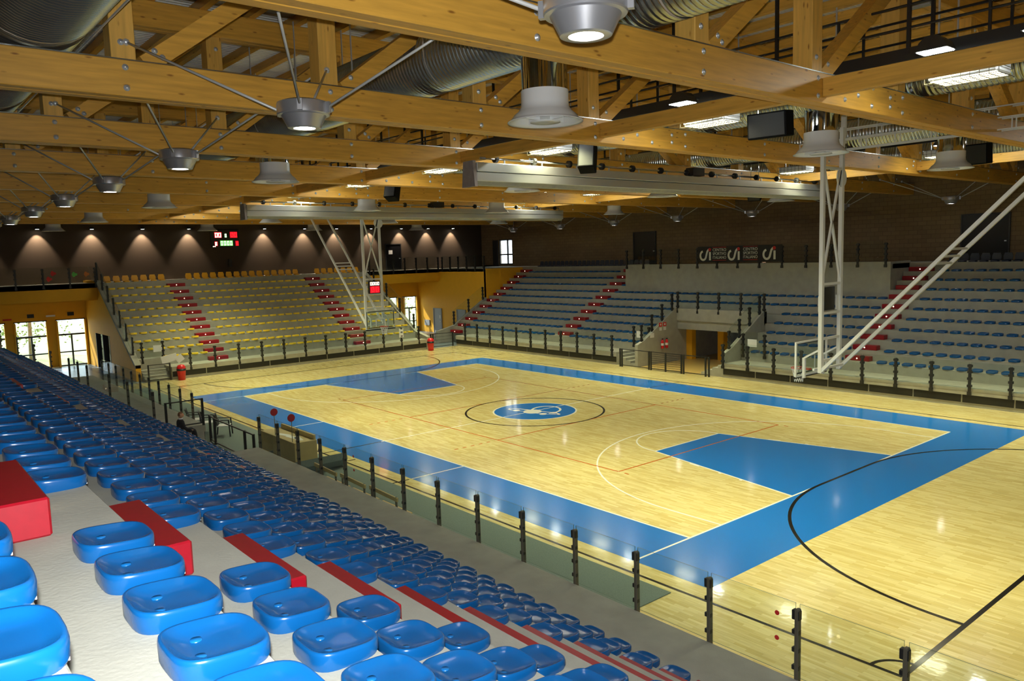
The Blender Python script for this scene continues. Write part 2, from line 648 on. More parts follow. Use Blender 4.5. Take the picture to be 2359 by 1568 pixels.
# five-a-side / handball markings in black
for s in (-1, 1):
    ln([(-20, 10 * s), (20, 10 * s)], M_BLACKW, Z3, 0.07)
    ln([(0, 7.65 * s), (0, 10 * s)], M_BLACKW, Z3, 0.06)
    ln([(20 * s, -10), (20 * s, 10)], M_BLACKW, Z3, 0.09)
    ln([(20 * s, -7.5)] + [(20 * s - s * 6 * math.sin(t), -1.5 - 6 * math.cos(t)) for t in [PI / 2 * i / 30 for i in range(31)]] + [(20 * s - s * 6 * math.cos(t), 1.5 + 6 * math.sin(t)) for t in [PI / 2 * i / 30 for i in range(31)]], M_BLACKW, Z4, 0.085, name='penalty_arc')
    for e in (-1, 1):
        a0 = math.atan2(-e, -s)
        ln(arc(20 * s, 10 * e, 0.5, min(PI if s > 0 else 0, PI + e * 0 if s > 0 else 0) + (0 if e > 0 else -PI / 2) + (0 if s > 0 else 0) if False else (PI if (s > 0 and e > 0) else PI / 2 if s > 0 else -PI / 2 if e > 0 else 0), (PI * 1.5 if (s > 0 and e > 0) else PI if s > 0 else 0 if e > 0 else PI / 2), 10), M_BLACKW, Z4, 0.06, name='corner_arc')
for xm in (-15, -5, 1.6, 5.0, -1.6):
    ln([(xm, -10.4), (xm, -9.6)], M_BLACKW, Z4, 0.06, name='bench_mark')
ln([(20, -3), (20.9, -3)], M_BLACKW, Z3, 0.06)
ln([(-14.9, -9.6), (-14.9, -10.4)], M_BLACKW, Z4, 0.06)
ln(arc(0, 0, 3, 0, 2 * PI, 72)[:-1], M_BLACKW, Z4, 0.085, True, 'centre_circle')
# volleyball in orange
for a, b in (((-9, -4.5), (9, -4.5)), ((-9, 4.5), (9, 4.5)), ((-9, -4.5), (-9, 4.5)), ((9, -4.5), (9, 4.5)), ((-3, -4.5), (-3, 4.5)), ((3, -4.5), (3, 4.5))):
    ln([a, b], M_OLINE, 0.0052, 0.05)
for s in (-1, 1):
    for e in (-1, 1):
        for i in range(5):
            y0 = 4.85 + 0.36 * i
            ln([(3 * s, e * y0), (3 * s, e * (y0 + 0.16))], M_OLINE, 0.0052, 0.05, name='dash')
        ln([(9.25 * s, 4.5 * e), (9.42 * s, 4.5 * e)], M_OLINE, 0.0052, 0.05, name='dash')
# centre emblem
MB().prism(arc(0, 0, 1.8, 0, 2 * PI, 64)[:-1], 2, 0, 0.0062).build('emblem_disc', M_BPAINT, floor)
ln(arc(0, 0, 1.8, 0, 2 * PI, 72)[:-1], M_WLINE, 0.0072, 0.07, True, 'emblem_ring')
ln([(0, -1.8), (0, 1.8)], M_WLINE, 0.0072, 0.05, name='emblem_axis')


def uv(u, v):
    """image-like emblem axes (u to the viewer's right, v away) on the floor"""
    e1 = Vector((math.cos(YAW), -math.sin(YAW)))
    e2 = Vector((math.sin(YAW), math.cos(YAW)))
    p = e1 * u + e2 * v
    return (p.x, p.y)


ell = lambda cu, cv, a, b, rot, t0, t1, n=40: [uv(cu + a * math.cos(t) * math.cos(rot) - b * math.sin(t) * math.sin(rot), cv + a * math.cos(t) * math.sin(rot) + b * math.sin(t) * math.cos(rot)) for t in [t0 + (t1 - t0) * i / n for i in range(n + 1)]]
EM = [(-0.10, -0.15, 0.40, 0.42), (-0.80, 0.20, 0.155, 0.17), (0.33, -0.72, 0.16, 0.18), (0.80, -0.55, 0.15, 0.16), (0.99, -0.88, 0.07, 0.09)]
for cu, cv, a, b in EM:
    MB().prism(ell(cu, cv, a, b, 0, 0, 2 * PI, 28)[:-1], 2, 0, 0.0086).build('emblem_dot', M_WLINE, floor)
ln(ell(0.50, 0.14, 0.62, 0.80, -0.15, -1.25, 3.9), M_WLINE, 0.0079, 0.10, name='emblem_orbit')
ln([uv(-0.10, 0.12), uv(-0.5, 0.42), uv(-0.85, 0.62), uv(-1.08, 0.66), uv(-1.14, 0.52), uv(-1.02, 0.34), uv(-0.85, 0.22)], M_WLINE, 0.0079, 0.09, name='emblem_orbit')
ln([uv(-0.70, 0.12), uv(-0.4, -0.12), uv(0.0, -0.5), uv(0.3, -0.72), uv(0.7, -0.86), uv(0.99, -0.9)], M_WLINE, 0.0079, 0.045, name='emblem_orbit')
ln([uv(0.15, -0.05), uv(0.55, -0.36), uv(0.8, -0.52), uv(0.97, -0.72), uv(0.99, -0.88)], M_WLINE, 0.0079, 0.08, name='emblem_orbit')

# ------------------------------------------------------------------ walls and roof
wall_west = struct(MB().box(XW - 0.3, XW, YS, YN, ZG, 14.2).build('wall_west', M_BLOCK_W))
wall_north = struct(MB().box(XW, -33.3, YN, YN + 0.3, ZG, 14.2).box(-31.3, XE, YN, YN + 0.3, 0, 14.2).box(-33.3, -31.3, YN, YN + 0.3, 8.25, 14.2).box(XW, -31.3, YN, YN + 0.3, 0, 5.85).build('wall_north', M_BLOCK_N))
wall_south = struct(box('wall_south', M_BLOCK_N, None, XW, XE, YS - 0.3, YS, 0, 14.2))
wall_east = struct(box('wall_east', M_BLOCK_N, None, XE, XE + 0.3, YS, YN, 0, 14.2))
dk = MB()
prof = []
x = XW
while x < XE:
    prof += [(x, ZR), (x + 0.07, ZR), (x + 0.095, ZR + 0.06), (x + 0.155, ZR + 0.06), (x + 0.18, ZR)]
    x += 0.18
nv = len(prof)
dk.add([(a, YS, b) for a, b in prof] + [(a, YN, b) for a, b in prof], [(i, i + 1, nv + i + 1, nv + i) for i in range(nv - 1)])
ceiling = struct(dk.build('ceiling', M_DECK))
struct(box('ceiling_cover', M_BOARD, None, XW, XE, YS, YN, ZR + 0.1, ZR + 0.2))
pm = MB().box(XW + 0.02, XE - 0.02, -0.09, 0.09, ZR - 0.25, ZR - 0.005).mesh('purlin', M_GL_X)
for i in range(42):
    y = -25.9 + 1.223 * i
    if y < YN - 0.3:
        link('purlin', pm, ceiling, (0, y, 0))
# ------------------------------------------------------------------ trusses
TX = [17 - 6 * i for i in range(9)]
TN = [-22.0, -18.35, -14.68, -11.0, -7.35, -3.7, 0.3, 4.3, 8.0, 11.65, 15.3, 18.95, 22.6]
CB, CT, TB, TT = 9.55, 10.13, 12.40, 13.0
CW = 0.47
bolt_m = MB().lathe([(0.052, 0.0), (0.052, 0.008), (0.028, 0.01), (0.026, 0.03), (0.0, 0.034)], n=10).mesh('bolt', M_BOLT)
TNAME = ['nearest', 'second', 'third', 'fourth', 'fifth', 'sixth', 'seventh', 'eighth', 'farthest']
for ti, tx in enumerate(TX):
    t = thing('roof_truss', f'glued timber roof truss spanning the hall, {TNAME[ti]} of the trusses from the camera', 'truss', (tx, 2, CB), 'timber roof trusses')
    ya, yb = YS + 0.6, YN - 0.02
    for k, (x0, x1) in enumerate(((tx - CW / 2 + 0.012, tx), (tx - CW, tx - CW / 2 - 0.012))):
        MB().bbox(x0, x1, ya, yb, CB, CT, 0.012).build('bottom_chord_plank', M_GL_Y, t)
        MB().bbox(x0, x1, ya, yb, TB, TT, 0.012).build('top_chord_plank', M_GL_Y, t)
    for i, y in enumerate(TN):
        MB().bbox(tx - CW + 0.03, tx - 0.03, y - 0.19, y + 0.19, CT, TB, 0.01).build('truss_post', M_GL_Z, t)
    for i in range(len(TN) - 1):
        a, b = TN[i], TN[i + 1]
        if i in (0, 5, 7):
            continue
        p, q = ((a + 0.35, CT - 0.02), (b - 0.25, TB + 0.02)) if b < 1 else ((b - 0.35, CT - 0.02), (a + 0.25, TB + 0.02))
        MB().bar((tx - CW / 2, p[0], p[1]), (tx - CW / 2, q[0], q[1]), 0.30, 0.32, (1, 0, 0)).build('truss_diagonal', M_GL_Y, t)
    near = ti < 4
    spots = []
    for i, y in enumerate(TN):
        spots += [(y, CB + 0.13, 0), (y, CT - 0.12, 0)]
        if near:
            spots += [(y - 0.03, CT + 0.28, 0.03), (y + 0.5, CT + 0.22, 0.08), (y + 0.62, CT + 0.13, 0.08) if i % 2 else (y + 0.04, TB - 0.3, 0.03)]
    for y0 in (-6.3, 10.4):
        spots += [(y0, CB + 0.16, 0), (y0 + 0.55, CB + 0.3, 0), (y0 + 0.6, CT - 0.1, 0), (y0 + 1.15, CB + 0.14, 0), (y0 + 1.2, CT - 0.06, 0), (y0 + 2, CB + 0.2, 0), (y0 + 2, CT - 0.18, 0)]
    for y, z, dep in spots:
        link('bolt', bolt_m, t, (-dep, y - 2, z - CB), (0, PI / 2, 0))
    if near:                                         # cable tray along the top of the lower chord
        MB().box(tx - 0.06, tx - 0.01, ya, yb, CT, CT + 0.02).build('cable_conduit', M_GALV, t)
TIEL = {-7.1: 'over the nearer court edge', 11.35: 'over the farther court edge'}
for y in (-7.1, 11.35):
    for i in range(-1, 8):
        x1 = TX[i + 1] if i >= 0 else TX[0]
        x0 = (TX[i] - CW) if i >= 0 else 22.9
        a, b = (x1 + 0.01, x0 - 0.01)
        o = MB().bbox(a, b, y - 0.1, y + 0.1, 9.68, 10.03, 0.008).build('tie_beam', M_GL_X)
        tag(o, f'timber tie beam between roof trusses {TIEL[y]}, {nth(i + 2)} bay from the camera', 'beam', 'tie beams between trusses')
# ------------------------------------------------------------------ ducts
def duct_mesh(R, L, pitch=0.115, n=28):
    mb = MB()
    N = int(L / pitch)
    prof = []
    for i in range(N):
        x = i * pitch
        prof += [(R, x), (R, x + pitch - 0.03), (R + 0.026, x + pitch - 0.022), (R + 0.026, x + pitch - 0.006)]
    mb.lathe(prof, n=n)
    return mb


def duct(y, z, R, x0, x1, label):
    t = thing('spiral_duct', label, 'duct', (x0, y, z), 'spiral ventilation ducts')
    link('duct_shell', duct_mesh(R, x1 - x0).mesh('duct_shell', M_GALV), t, (0, 0, 0), (0, PI / 2, 0))
    xx = x0 + 2.0
    sm = MB()
    n = 20
    vs = []
    for k in range(n + 1):
        a = PI * (1 + k / n)
        for xo in (-0.02, 0.02):
            vs.append((xo, (R + 0.03) * math.cos(a), (R + 0.03) * math.sin(a)))
    sm.add(vs, [(2 * k, 2 * k + 1, 2 * k + 3, 2 * k + 2) for k in range(n)])
    for sy in (-1, 1):
        sm.box(-0.02, 0.02, sy * (R + 0.03) - 0.01, sy * (R + 0.03) + 0.01, 0, ZR - 0.25 - z)
    me = sm.mesh('duct_hanger', M_BOLT)
    while xx < x1:
        link('duct_hanger', me, t, (xx - x0, 0, 0))
        xx += 3.0
    MB().cyl((x0, y + R * 0.75, z - R * 0.80), (x1, y + R * 0.75, z - R * 0.80), 0.016, 6).build('guide_rod', M_BOLT, t)
    return t


duct(-19.58, 11.16, 0.98, XW + 0.3, 24.5, 'big galvanised spiral duct above the near stand by the south wall')
duct(-12.0, 10.98, 0.66, XW + 0.3, 26, 'galvanised spiral duct over the near glass railing, feeding white nozzles')
duct(-2.1, 10.75, 0.50, XW + 0.3, 19.9, 'galvanised spiral duct above the near half of the court')
duct(6.3, 10.75, 0.50, XW + 0.3, 24, 'galvanised spiral duct above the far half of the court')
duct(16.1, 10.9, 0.60, XW + 0.3, 24, 'galvanised spiral duct above the far blue stand')

# ------------------------------------------------------------------ air nozzles
bell = [(0.44, 0.55), (0.44, 0.32), (0.45, 0.25), (0.50, 0.18), (0.575, 0.12), (0.62, 0.06), (0.655, 0.02), (0.70, 0.0), (0.70, -0.012), (0.655, 0.0), (0.60, 0.045), (0.55, 0.10), (0.46, 0.20), (0.42, 0.26)]
M_bell = MB().lathe(bell, n=40).mesh('bell', M_WHITE)
M_core = MB().lathe([(0.0, 0.24), (0.14, 0.24), (0.14, 0.03), (0.28, 0.0), (0.28, -0.014), (0.14, -0.016), (0.0, -0.016)], n=28).mesh('core', M_WHITE)
M_web = MB().box(-0.46, 0.46, -0.006, 0.006, 0.02, 0.2).mesh('web', M_WHITE)


def nozzle(x, y, zt, label, z=9.2):
    t = thing('air_nozzle', label, 'air nozzle', (x, y, z), 'white air nozzles under the ducts')
    link('bell', M_bell, t)
    link('core', M_core, t)
    link('web', M_web, t)
    link('web', M_web, t, (0, 0, 0), (0, 0, PI / 2))
    link('neck', MB().lathe([(0.425, 0.5), (0.425, zt - z)], n=40).mesh('neck', M_CHROME), t)


for j, (y, zt) in enumerate(((-12.0, 10.335), (-2.1, 10.265), (6.3, 10.265), (16.1, 10.315))):
    for i, x in enumerate((14.2, 2.0, -10.0, -22.0, -33.5)):
        nozzle(x, y, zt, f'white bell air nozzle, {nth(i + 1)} along the {["near-railing", "near-court", "far-court", "far-stand"][j]} duct')

# ------------------------------------------------------------------ silver downlights
lampm = MB().lathe([(0.0, 0.40), (0.30, 0.40), (0.385, 0.37), (0.395, 0.34), (0.395, 0.20), (0.385, 0.185), (0.335, 0.18), (0.32, 0.15), (0.245, 0.0), (0.225, -0.008), (0.165, -0.006), (0.16, 0.01)], n=40)
lampm.f += []
lamp_body = ssmooth(lampm.mesh('housing', M_ALU), 30)
lamp_lens = MB().lathe([(0.0, 0.004), (0.162, 0.004)], n=28).mesh('lens', M_LENS)
brk = MB().box(0.37, 0.45, -0.035, 0.035, 0.20, 0.36).mesh('bracket', M_ALU)
ball = MB().lathe([(0.0, -0.06), (0.045, -0.04), (0.06, 0.0), (0.045, 0.04), (0.0, 0.06)], n=10).mesh('anchor', M_BOLT)


def downlight(x, y, label, ends, lit=True):
    z = 8.78
    t = thing('downlight', label, 'lamp', (x, y, z), 'silver downlights on rods')
    link('housing', lamp_body, t)
    link('lens', lamp_lens, t)
    for ex, ey, ez in ends:
        a = math.atan2(ey - y, ex - x)
        link('bracket', brk, t, (0, 0, 0), (0, 0, a))
        p = (x + 0.43 * math.cos(a), y + 0.43 * math.sin(a), z + 0.29)
        r = MB().cyl(p, (ex, ey, ez), 0.021, 8).build('rod', mat('rod_grey', (0.55, 0.55, 0.52), 0.4, 0.2), t, True)
        link('anchor', ball, r, (ex - x, ey - y, ez - z))
    if lit:
        spot('downlight_beam', (x, y, z - 0.05), (x, y, 0), DOWN_W, 95, 0.5, (1, 0.93, 0.82), t, 0.15)


for i in range(8):
    x = 20 - 6 * i - 0.2
    e = [(x + dx, yy, 10.42) for dx in (-2.83, 2.7) for yy in (-18.3, -14.72)]
    downlight(x, -16.6, f'silver downlight on four rods over the near stand, {nth(i + 1)} from the camera', e)
for i in range(7):
    x = -28 + 6 * i
    e = [(x - 2.83, 20.6, 10.2), (x - 2.83, 23.2, 10.2), (x + 2.5, 20.6, 10.2), (x + 2.5, 23.2, 10.2)]
    downlight(x, 22.6, f'small silver downlight on rods over the far gallery, {nth(i + 1)} counted from the west wall', e)

# ------------------------------------------------------------------ floodlights, caged lamps, catwalks
fl_body = MB().prism([(-0.30, 0.0), (0.30, 0.0), (0.22, 0.16), (0.10, 0.26), (-0.10, 0.26), (-0.22, 0.16)], 1, -0.22, 0.22).mesh('housing', M_BLACK)
fl_lens = MB().box(-0.27, 0.27, -0.19, 0.19, -0.012, 0.003).mesh('lens', M_FLOOD)
fl_arm = MB().box(-0.03, 0.03, 0.0, 0.74, 0.16, 0.20).mesh('arm', M_BLACK)
cg_body = MB().bbox(-0.62, 0.62, -0.36, 0.36, 0.0, 0.24, 0.03).mesh('housing', M_WHITE)
cg_diff = MB().box(-0.58, 0.58, -0.32, 0.32, -0.012, 0.004).mesh('diffuser', M_CAGE)
cgm = MB()
for i in range(9):
    xx = -0.66 + 0.165 * i
    cgm.box(xx - 0.005, xx + 0.005, -0.40, 0.40, -0.05, -0.04)
    for sy in (-1, 1):
        cgm.box(xx - 0.005, xx + 0.005, sy * 0.40 - 0.005, sy * 0.40 + 0.005, -0.05, 0.24)
for yy in (-0.40, -0.2, 0.0, 0.2, 0.40):
    cgm.box(-0.66, 0.66, yy - 0.005, yy + 0.005, -0.05, -0.04)
for sy in (-1, 1):
    for zz in (0.1, 0.23):
        cgm.box(-0.66, 0.66, sy * 0.40 - 0.005, sy * 0.40 + 0.005, zz, zz + 0.01)
for sx in (-1, 1):
    for zz in (-0.045, 0.1, 0.23):
        cgm.box(sx * 0.66 - 0.005, sx * 0.66 + 0.005, -0.4, 0.4, zz, zz + 0.01)
cg_cage = cgm.mesh('wire_cage', M_DSTEEL)
SIDEN = {-1: 'nearer', 1: 'farther'}
for sd, yF, yC, yK in ((-1, -5.75, -5.05, -4.5), (1, 10.0, 9.3, 8.75)):
    n = 0
    for i in range(9):
        for dx in ((1.5, 3.3) if i < 8 else ()):  # the two westmost pairs of each row are added to brighten the west stand
            x = TX[i] + dx
            n += 1
            t = thing('floodlight', f'black floodlight with glaring lens under the {SIDEN[sd]} catwalk, {nth(n)} from the camera', 'floodlight', (x, yF, 10.42), 'floodlights on the catwalks')
            link('housing', fl_body, t)
            link('lens', fl_lens, t)
            link('arm', fl_arm, t, (0, 0, 0), (0, 0, 0 if sd < 0 else PI))
            spot('flood_beam', (x, yF, 10.39), (x, yF * 0.8, 0), FLOOD_W, 98, 0.8, (1.0, 0.99, 0.54), t, 0.2)
        x = TX[i] + 1.85
        t = thing('caged_lamp', f'white tube lamp in a wire cage below the {SIDEN[sd]} catwalk, {nth(i + 1)} from the camera', 'lamp', (x, yC, 9.93), 'caged tube lamps')
        link('housing', cg_body, t)
        link('diffuser', cg_diff, t)
        link('wire_cage', cg_cage, t)
        MB().cyl((x - 0.5, yC, 10.15), (x - 0.5, yC, 10.51), 0.012, 6).build('hanger', M_BOLT, t)
        MB().cyl((x + 0.5, yC, 10.15), (x + 0.5, yC, 10.51), 0.012, 6).build('hanger', M_BOLT, t)
        area('cage_glow', (x, yC, 9.87), 1.1, 0.6, CAGE_W, (1.0, 0.93, 0.66), t)
    # catwalk
    t = thing('catwalk', f'black steel catwalk with railings over the {SIDEN[sd]} half of the court', 'catwalk', (-5, yK, 10.55), None)
    xa, xb = XW + 0.5, 25.5
    box('deck', M_BLACK, t, xa, xb, yK - 0.55, yK + 0.55, 10.58, 10.62)
    for sy in (-1, 1):
        ye = yK + sy * 0.57
        box('edge_channel', M_BLACK, t, xa, xb, ye - 0.03, ye + 0.03, 10.5, 10.75)
        for zz in (11.15, 11.6):
            MB().cyl((xa, ye, zz), (xb, ye, zz), 0.028, 6).build('rail', M_BLACK, t)
        xx = xa + 0.7
        pst = MB().box(-0.025, 0.025, -0.025, 0.025, 0, 0.98).mesh('post', M_BLACK)
        hg = MB().box(-0.035, 0.035, -0.035, 0.035, 0, ZR - 0.3 - 10.6).mesh('hanger', M_BLACK)
        n = 0
        while xx < xb:
            link('hanger' if n % 2 else 'post', hg if n % 2 else pst, t, (xx + 5, ye - yK, 0.07))
            xx += 1.5
            n += 1
# speakers
def speaker(x, y, z, w_, h_, d_, tilt, rz, label):
    t = thing('loudspeaker', label, 'loudspeaker', (x, y, z), 'black loudspeakers in the roof')
    b = link('cabinet', MB().bbox(-w_ / 2, w_ / 2, -d_ / 2, d_ / 2, -h_ / 2, h_ / 2, 0.02).mesh('cabinet', mat('speaker_black', (0.004, 0.004, 0.004), 0.9, spec=0.1)), t, (0, 0, 0), (tilt, 0, rz))
    link('grille', MB().box(-w_ / 2 + 0.04, w_ / 2 - 0.04, -d_ / 2 - 0.012, -d_ / 2, -h_ / 2 + 0.04, h_ / 2 - 0.04).mesh('grille', mat('grille_cloth', (0.02, 0.02, 0.02), 0.9, bump=0.4, bscale=200)), b)
    for s in (-1, 1):
        MB().cyl((x + s * w_ * 0.35, y, z + h_ * 0.4), (x + s * w_ * 0.35, y, 10.6), 0.012, 6).build('chain', M_CHROME, t)


speaker(14.0, -4.2, 9.80, 1.0, 0.62, 0.5, 0.1, 0.15, 'wide black loudspeaker hung on chains behind the nearest truss')
speaker(8.3, -4.9, 9.62, 0.5, 0.85, 0.5, -0.35, 0.6, 'tall tilted black loudspeaker above the first divider curtain')
speaker(-2.9, -4.9, 9.55, 0.5, 0.8, 0.5, -0.35, 0.6, 'tilted black loudspeaker hung between the two divider curtains')
speaker(14.3, 8.0, 9.75, 1.0, 0.7, 0.5, 0.1, 0.0, 'wide black loudspeaker hung beside the far-court duct')
speaker(5.4, 8.4, 9.2, 0.55, 0.7, 0.5, 0.35, 0.4, 'tilted black loudspeaker beyond the basketball frame posts')

# ------------------------------------------------------------------ divider curtains
for x, y0, y1, z0, z1, lab in ((6.2, -7.7, 12.4, 8.98, 9.53, 'rolled divider curtain in a long aluminium housing, nearer of two'),
                               (-11.3, -7.85, 12.5, 8.93, 9.46, 'rolled divider curtain in a long aluminium housing, farther of two')):
    t = thing('divider_curtain', lab, 'curtain housing', (x, (y0 + y1) / 2, z0), 'roll-up divider curtains')
    zm = (z0 + z1) / 2
    for (a, b, ins) in ((zm + 0.008, z1, 0.0), (z0, zm - 0.008, 0.012)):
        MB().bbox(x - 0.30 + ins, x + 0.30 - ins, y0, y1, a, b, 0.015).build('housing_panel', M_CURT, t)
    MB().prism([(x - 0.26, z0), (x + 0.26, z0), (x + 0.16, z0 - 0.10), (x - 0.16, z0 - 0.10)], 1, y0 + 0.05, y1 - 0.05).build('curtain_roll', mat('curtain_cloth', (0.30, 0.30, 0.27), 0.9, noise=0.1, nscale=8), t)
    MB().prism([(x - 0.32, z0 - 0.16), (x + 0.32, z0 - 0.16), (x + 0.24, z1 + 0.05), (x - 0.24, z1 + 0.05)], 1, y0 - 0.12, y0 - 0.01).build('end_plate', mat('grey_plate', (0.32, 0.28, 0.27), 0.7, noise=0.15, nscale=6), t)
    MB().cyl((x + 0.05, y0 + 0.3, z1 + 0.16), (x + 0.05, y1 - 0.2, z1 + 0.16), 0.035, 8).build('drive_shaft', M_CHROME, t, True)
    wh = MB().cyl((0, -0.05, 0), (0, 0.05, 0), 0.115, 16).mesh('winch_wheel', M_BLACK)
    ar = MB().box(-0.015, 0.015, -0.02, 0.02, -0.13, 0.13).mesh('support_arm', M_BOLT)
    n = 13
    for i in range(n):
        yy = y0 + 0.9 + (y1 - y0 - 1.4) * i / (n - 1)
        link('winch_wheel', wh, t, (0.05, yy - (y0 + y1) / 2, z1 + 0.16 - z0))
        link('support_arm', ar, t, (0.05, yy + 0.35 - (y0 + y1) / 2, z1 + 0.06 - z0))
    mo = MB().box(x - 0.15, x + 0.2, (y0 + y1) / 2 + 0.4, (y0 + y1) / 2 + 1.1, z1 + 0.05, z1 + 0.35).build('winch_motor', M_BLACK, t)

# ------------------------------------------------------------------ stands
near = struct(link('grandstand_near', None, None, (0, -14.17, 0)))
far = struct(link('grandstand_far', None, None, (0, 14.1, 0)))
west = struct(link('grandstand_west', None, None, (-24.5, 0, 0)))
M_PAD = mat('dark_kick_panel', (0.010, 0.010, 0.008), 0.6, noise=0.3, nscale=1.5)


def front(parent, ax, f, s, segs):
    """walkway slab with fascia and dark kick panel; s: direction into the stand; ax 1: along x, ax 0: along y"""
    for a, b, dep in segs:
        def bb(u0, u1, z0, z1, name, m):
            lo, hi = sorted((f + s * u0, f + s * u1))
            (MB().box(a, b, lo, hi, z0, z1) if ax == 1 else MB().box(lo, hi, a, b, z0, z1)).build(name, m, parent)
        bb(0.0, dep, 0.5, ZW, 'walkway_slab', M_CONC)
        bb(0.06, dep, 0.0, 0.5, 'plinth', M_CONC)
        n = max(1, round((b - a) / 2.0))
        for i in range(n):
            p, q = a + (b - a) * i / n + 0.03, a + (b - a) * (i + 1) / n - 0.03
            lo, hi = sorted((f + s * 0.035, f + s * 0.06))
            (MB().box(p, q, lo, hi, 0.17, 0.49) if ax == 1 else MB().box(lo, hi, p, q, 0.17, 0.49)).build('kick_panel', M_PAD, parent)


front(near, 1, -12.5, -1, ((-23.2, -4.6, 1.67), (0.5, 30, 1.67)))
front(far, 1, 12.5, 1, ((-23.2, -6.7, 1.6), (0.85, 30, 1.6)))
front(west, 0, -23.0, -1, ((-8.3, 9.75, 1.5),))
for k in range(1, 12):
    y = NY0 - D * (k - 1)
    MB().bbox(-24.5, 30.5, (y - D) if k < 11 else YS, y, tz(k) - 0.62 if k > 1 else 0.0, tz(k), 0.008).build('tier', M_CONC, near)
    y = FY0 + D * (k - 1)
    yb = (y + D) if k < 11 else YN
    zb = tz(k) - 0.62 if k > 1 else 0.0
    segs = [(-25.7, 30.5)]
    if k <= 3:
        segs = [(-25.7, -5.2), (0.85, 30.5)]
    elif k >= 8 and k < 11:
        segs = [(-25.7, -12.0), (6.4, 30.5)]
    for a, b in segs:
        MB().bbox(a, b, y, yb, zb, tz(k), 0.008).build('tier', M_CONC, far)
    xk = WX0 - D * (k - 1)
    MB().bbox((xk - D) if k < 11 else XW, xk, -9.75, 9.75, tz(k) - 0.62 if k > 1 else 0.0, tz(k), 0.008).build('tier', M_CONC, west)
# raised box on the far stand
bxs = MB().box(-12.0, 6.4, 19.36, 19.6, 3.9, 5.84).box(-12.0, 6.4, 19.6, 21.7, ZG - 0.25, ZG).box(-12.0, -11.8, 19.6, 21.7, 3.9, 5.84).box(6.2, 6.4, 19.6, 21.7, 3.9, 5.84)
bxs.build('box_parapet', M_CONC, far)
# tunnel entrance in the far stand
MB().box(-5.1, 0.95, 16.25, 16.5, 2.48, 3.22).build('tunnel_lintel', M_CONC, far)
MB().box(-5.1, 0.95, 16.5, 21.5, 2.3, 2.5).build('tunnel_roof', M_CONC, far)
for x0, x1 in ((-5.32, -5.1), (0.73, 0.95)):
    MB().prism([(12.62, 0.0), (16.5, 0.0), (16.5, 3.25), (16.2, 3.25), (13.25, 1.52), (12.62, 1.30 if x0 < -1 else 1.30)], 0, x0, x1).build('tunnel_side_wall', M_CONC, far)
    MB().box(x0, x1, 16.5, 21.5, 0, 2.4).build('tunnel_inner_wall', M_YWALL if x0 > -1 else M_CONC, far)
MB().box(-5.1, 0.95, 21.2, 21.4, 0, 2.4).build('tunnel_end_wall', M_YWALL, far)
for x0 in (-4.6, -2.9):
    MB().box(x0, x0 + 1.1, 21.1, 21.2, 0, 2.1).build('tunnel_door', M_GREY, far)
for x0 in (-5.1, -3.3, -1.4):
    MB().box(x0, x0 + 0.42, 17.2 + 0.4 * abs(x0 + 5.1), 17.6 + 0.4 * abs(x0 + 5.1), 0, 2.35).build('tunnel_pillar', M_YWALL, far)
for i in range(4):                                   # steps from the floor up to the two walkways
    MB().box(-6.7, -5.34 - 0.36 * i, 12.65, 14.1, ZW / 5 * i, ZW / 5 * (i + 1)).build('stair_step', M_CONC, far)
    MB().box(-0.62 + 0.36 * i, 0.72, 12.65, 14.1, ZW / 5 * i, ZW / 5 * (i + 1)).build('stair_step', M_CONC, far)
    MB().box(-24.4, -23.2 - 0.27 * i, -9.73, -8.32, ZW / 5 * i, ZW / 5 * (i + 1)).build('stair_step', M_CONC, west)
# sloping parapets on the stand ends
def slope_wall(name, m, parent, ax, a0, a1, pts):
    return MB().prism(pts, ax, a0, a1).build(name, m, parent)


sw = [(-24.0, 0), (-24.0, 0.95), (-24.6, 1.30), (-32.2, 5.88), (-35.98, 5.88), (-35.98, 0)]
# south end of the west stand with a doorway: built as pieces around the opening
wall_w_s = struct(link('wall_west_stand_south', None, None, (-30, -9.9, 0)))
MB().prism([(-24.0, 0), (-24.0, 0.95), (-24.6, 1.30), (-29.7, 4.37), (-29.7, 0)], 1, -10.05, -9.75).build('end_wall', M_YWALL, wall_w_s)
MB().prism([(-29.7, 2.35), (-29.7, 4.37), (-32.2, 5.88), (-33.5, 5.88), (-33.5, 2.35)], 1, -10.05, -9.75).build('end_wall', M_YWALL, wall_w_s)
MB().box(-35.98, -33.5, -10.05, -9.75, 0, 5.88).build('end_wall', M_YWALL, wall_w_s)
MB().box(-33.5, -33.38, -10.07, -9.73, 0, 2.35).box(-29.82, -29.7, -10.07, -9.73, 0, 2.35).box(-31.7, -31.5, -10.07, -9.73, 0, 2.35).build('door_frame', M_BLACK, wall_w_s)
MB().box(-33.4, -29.8, -9.92, -9.90, 0.02, 2.3).build('door_pane', M_WGLASS, wall_w_s)
MB().prism([(-24.0, ZW), (-24.0, 0.98), (-24.6, 1.33), (-32.2, 5.91), (-32.2, 5.7), (-24.6, 1.12)], 1, -10.07, -9.73).build('coping', M_CONC, wall_w_s)
wall_w_n = struct(link('wall_west_stand_north', None, None, (-30, 9.9, 0)))
MB().prism([(-23.0, 0), (-23.0, 0.95), (-24.6, 1.30), (-32.2, 5.88), (-35.98, 5.88), (-35.98, 0)], 1, 9.75, 10.05).build('end_wall', M_CONC, wall_w_n)
wall_f_w = struct(link('wall_far_stand_west', None, None, (-25.8, 18, 0)))
MB().prism([(12.6, 0), (12.6, 0.95), (14.2, 1.30), (17.6, 3.35), (17.6, 0)], 0, -26.0, -25.7).build('end_wall', M_CONC, wall_f_w)
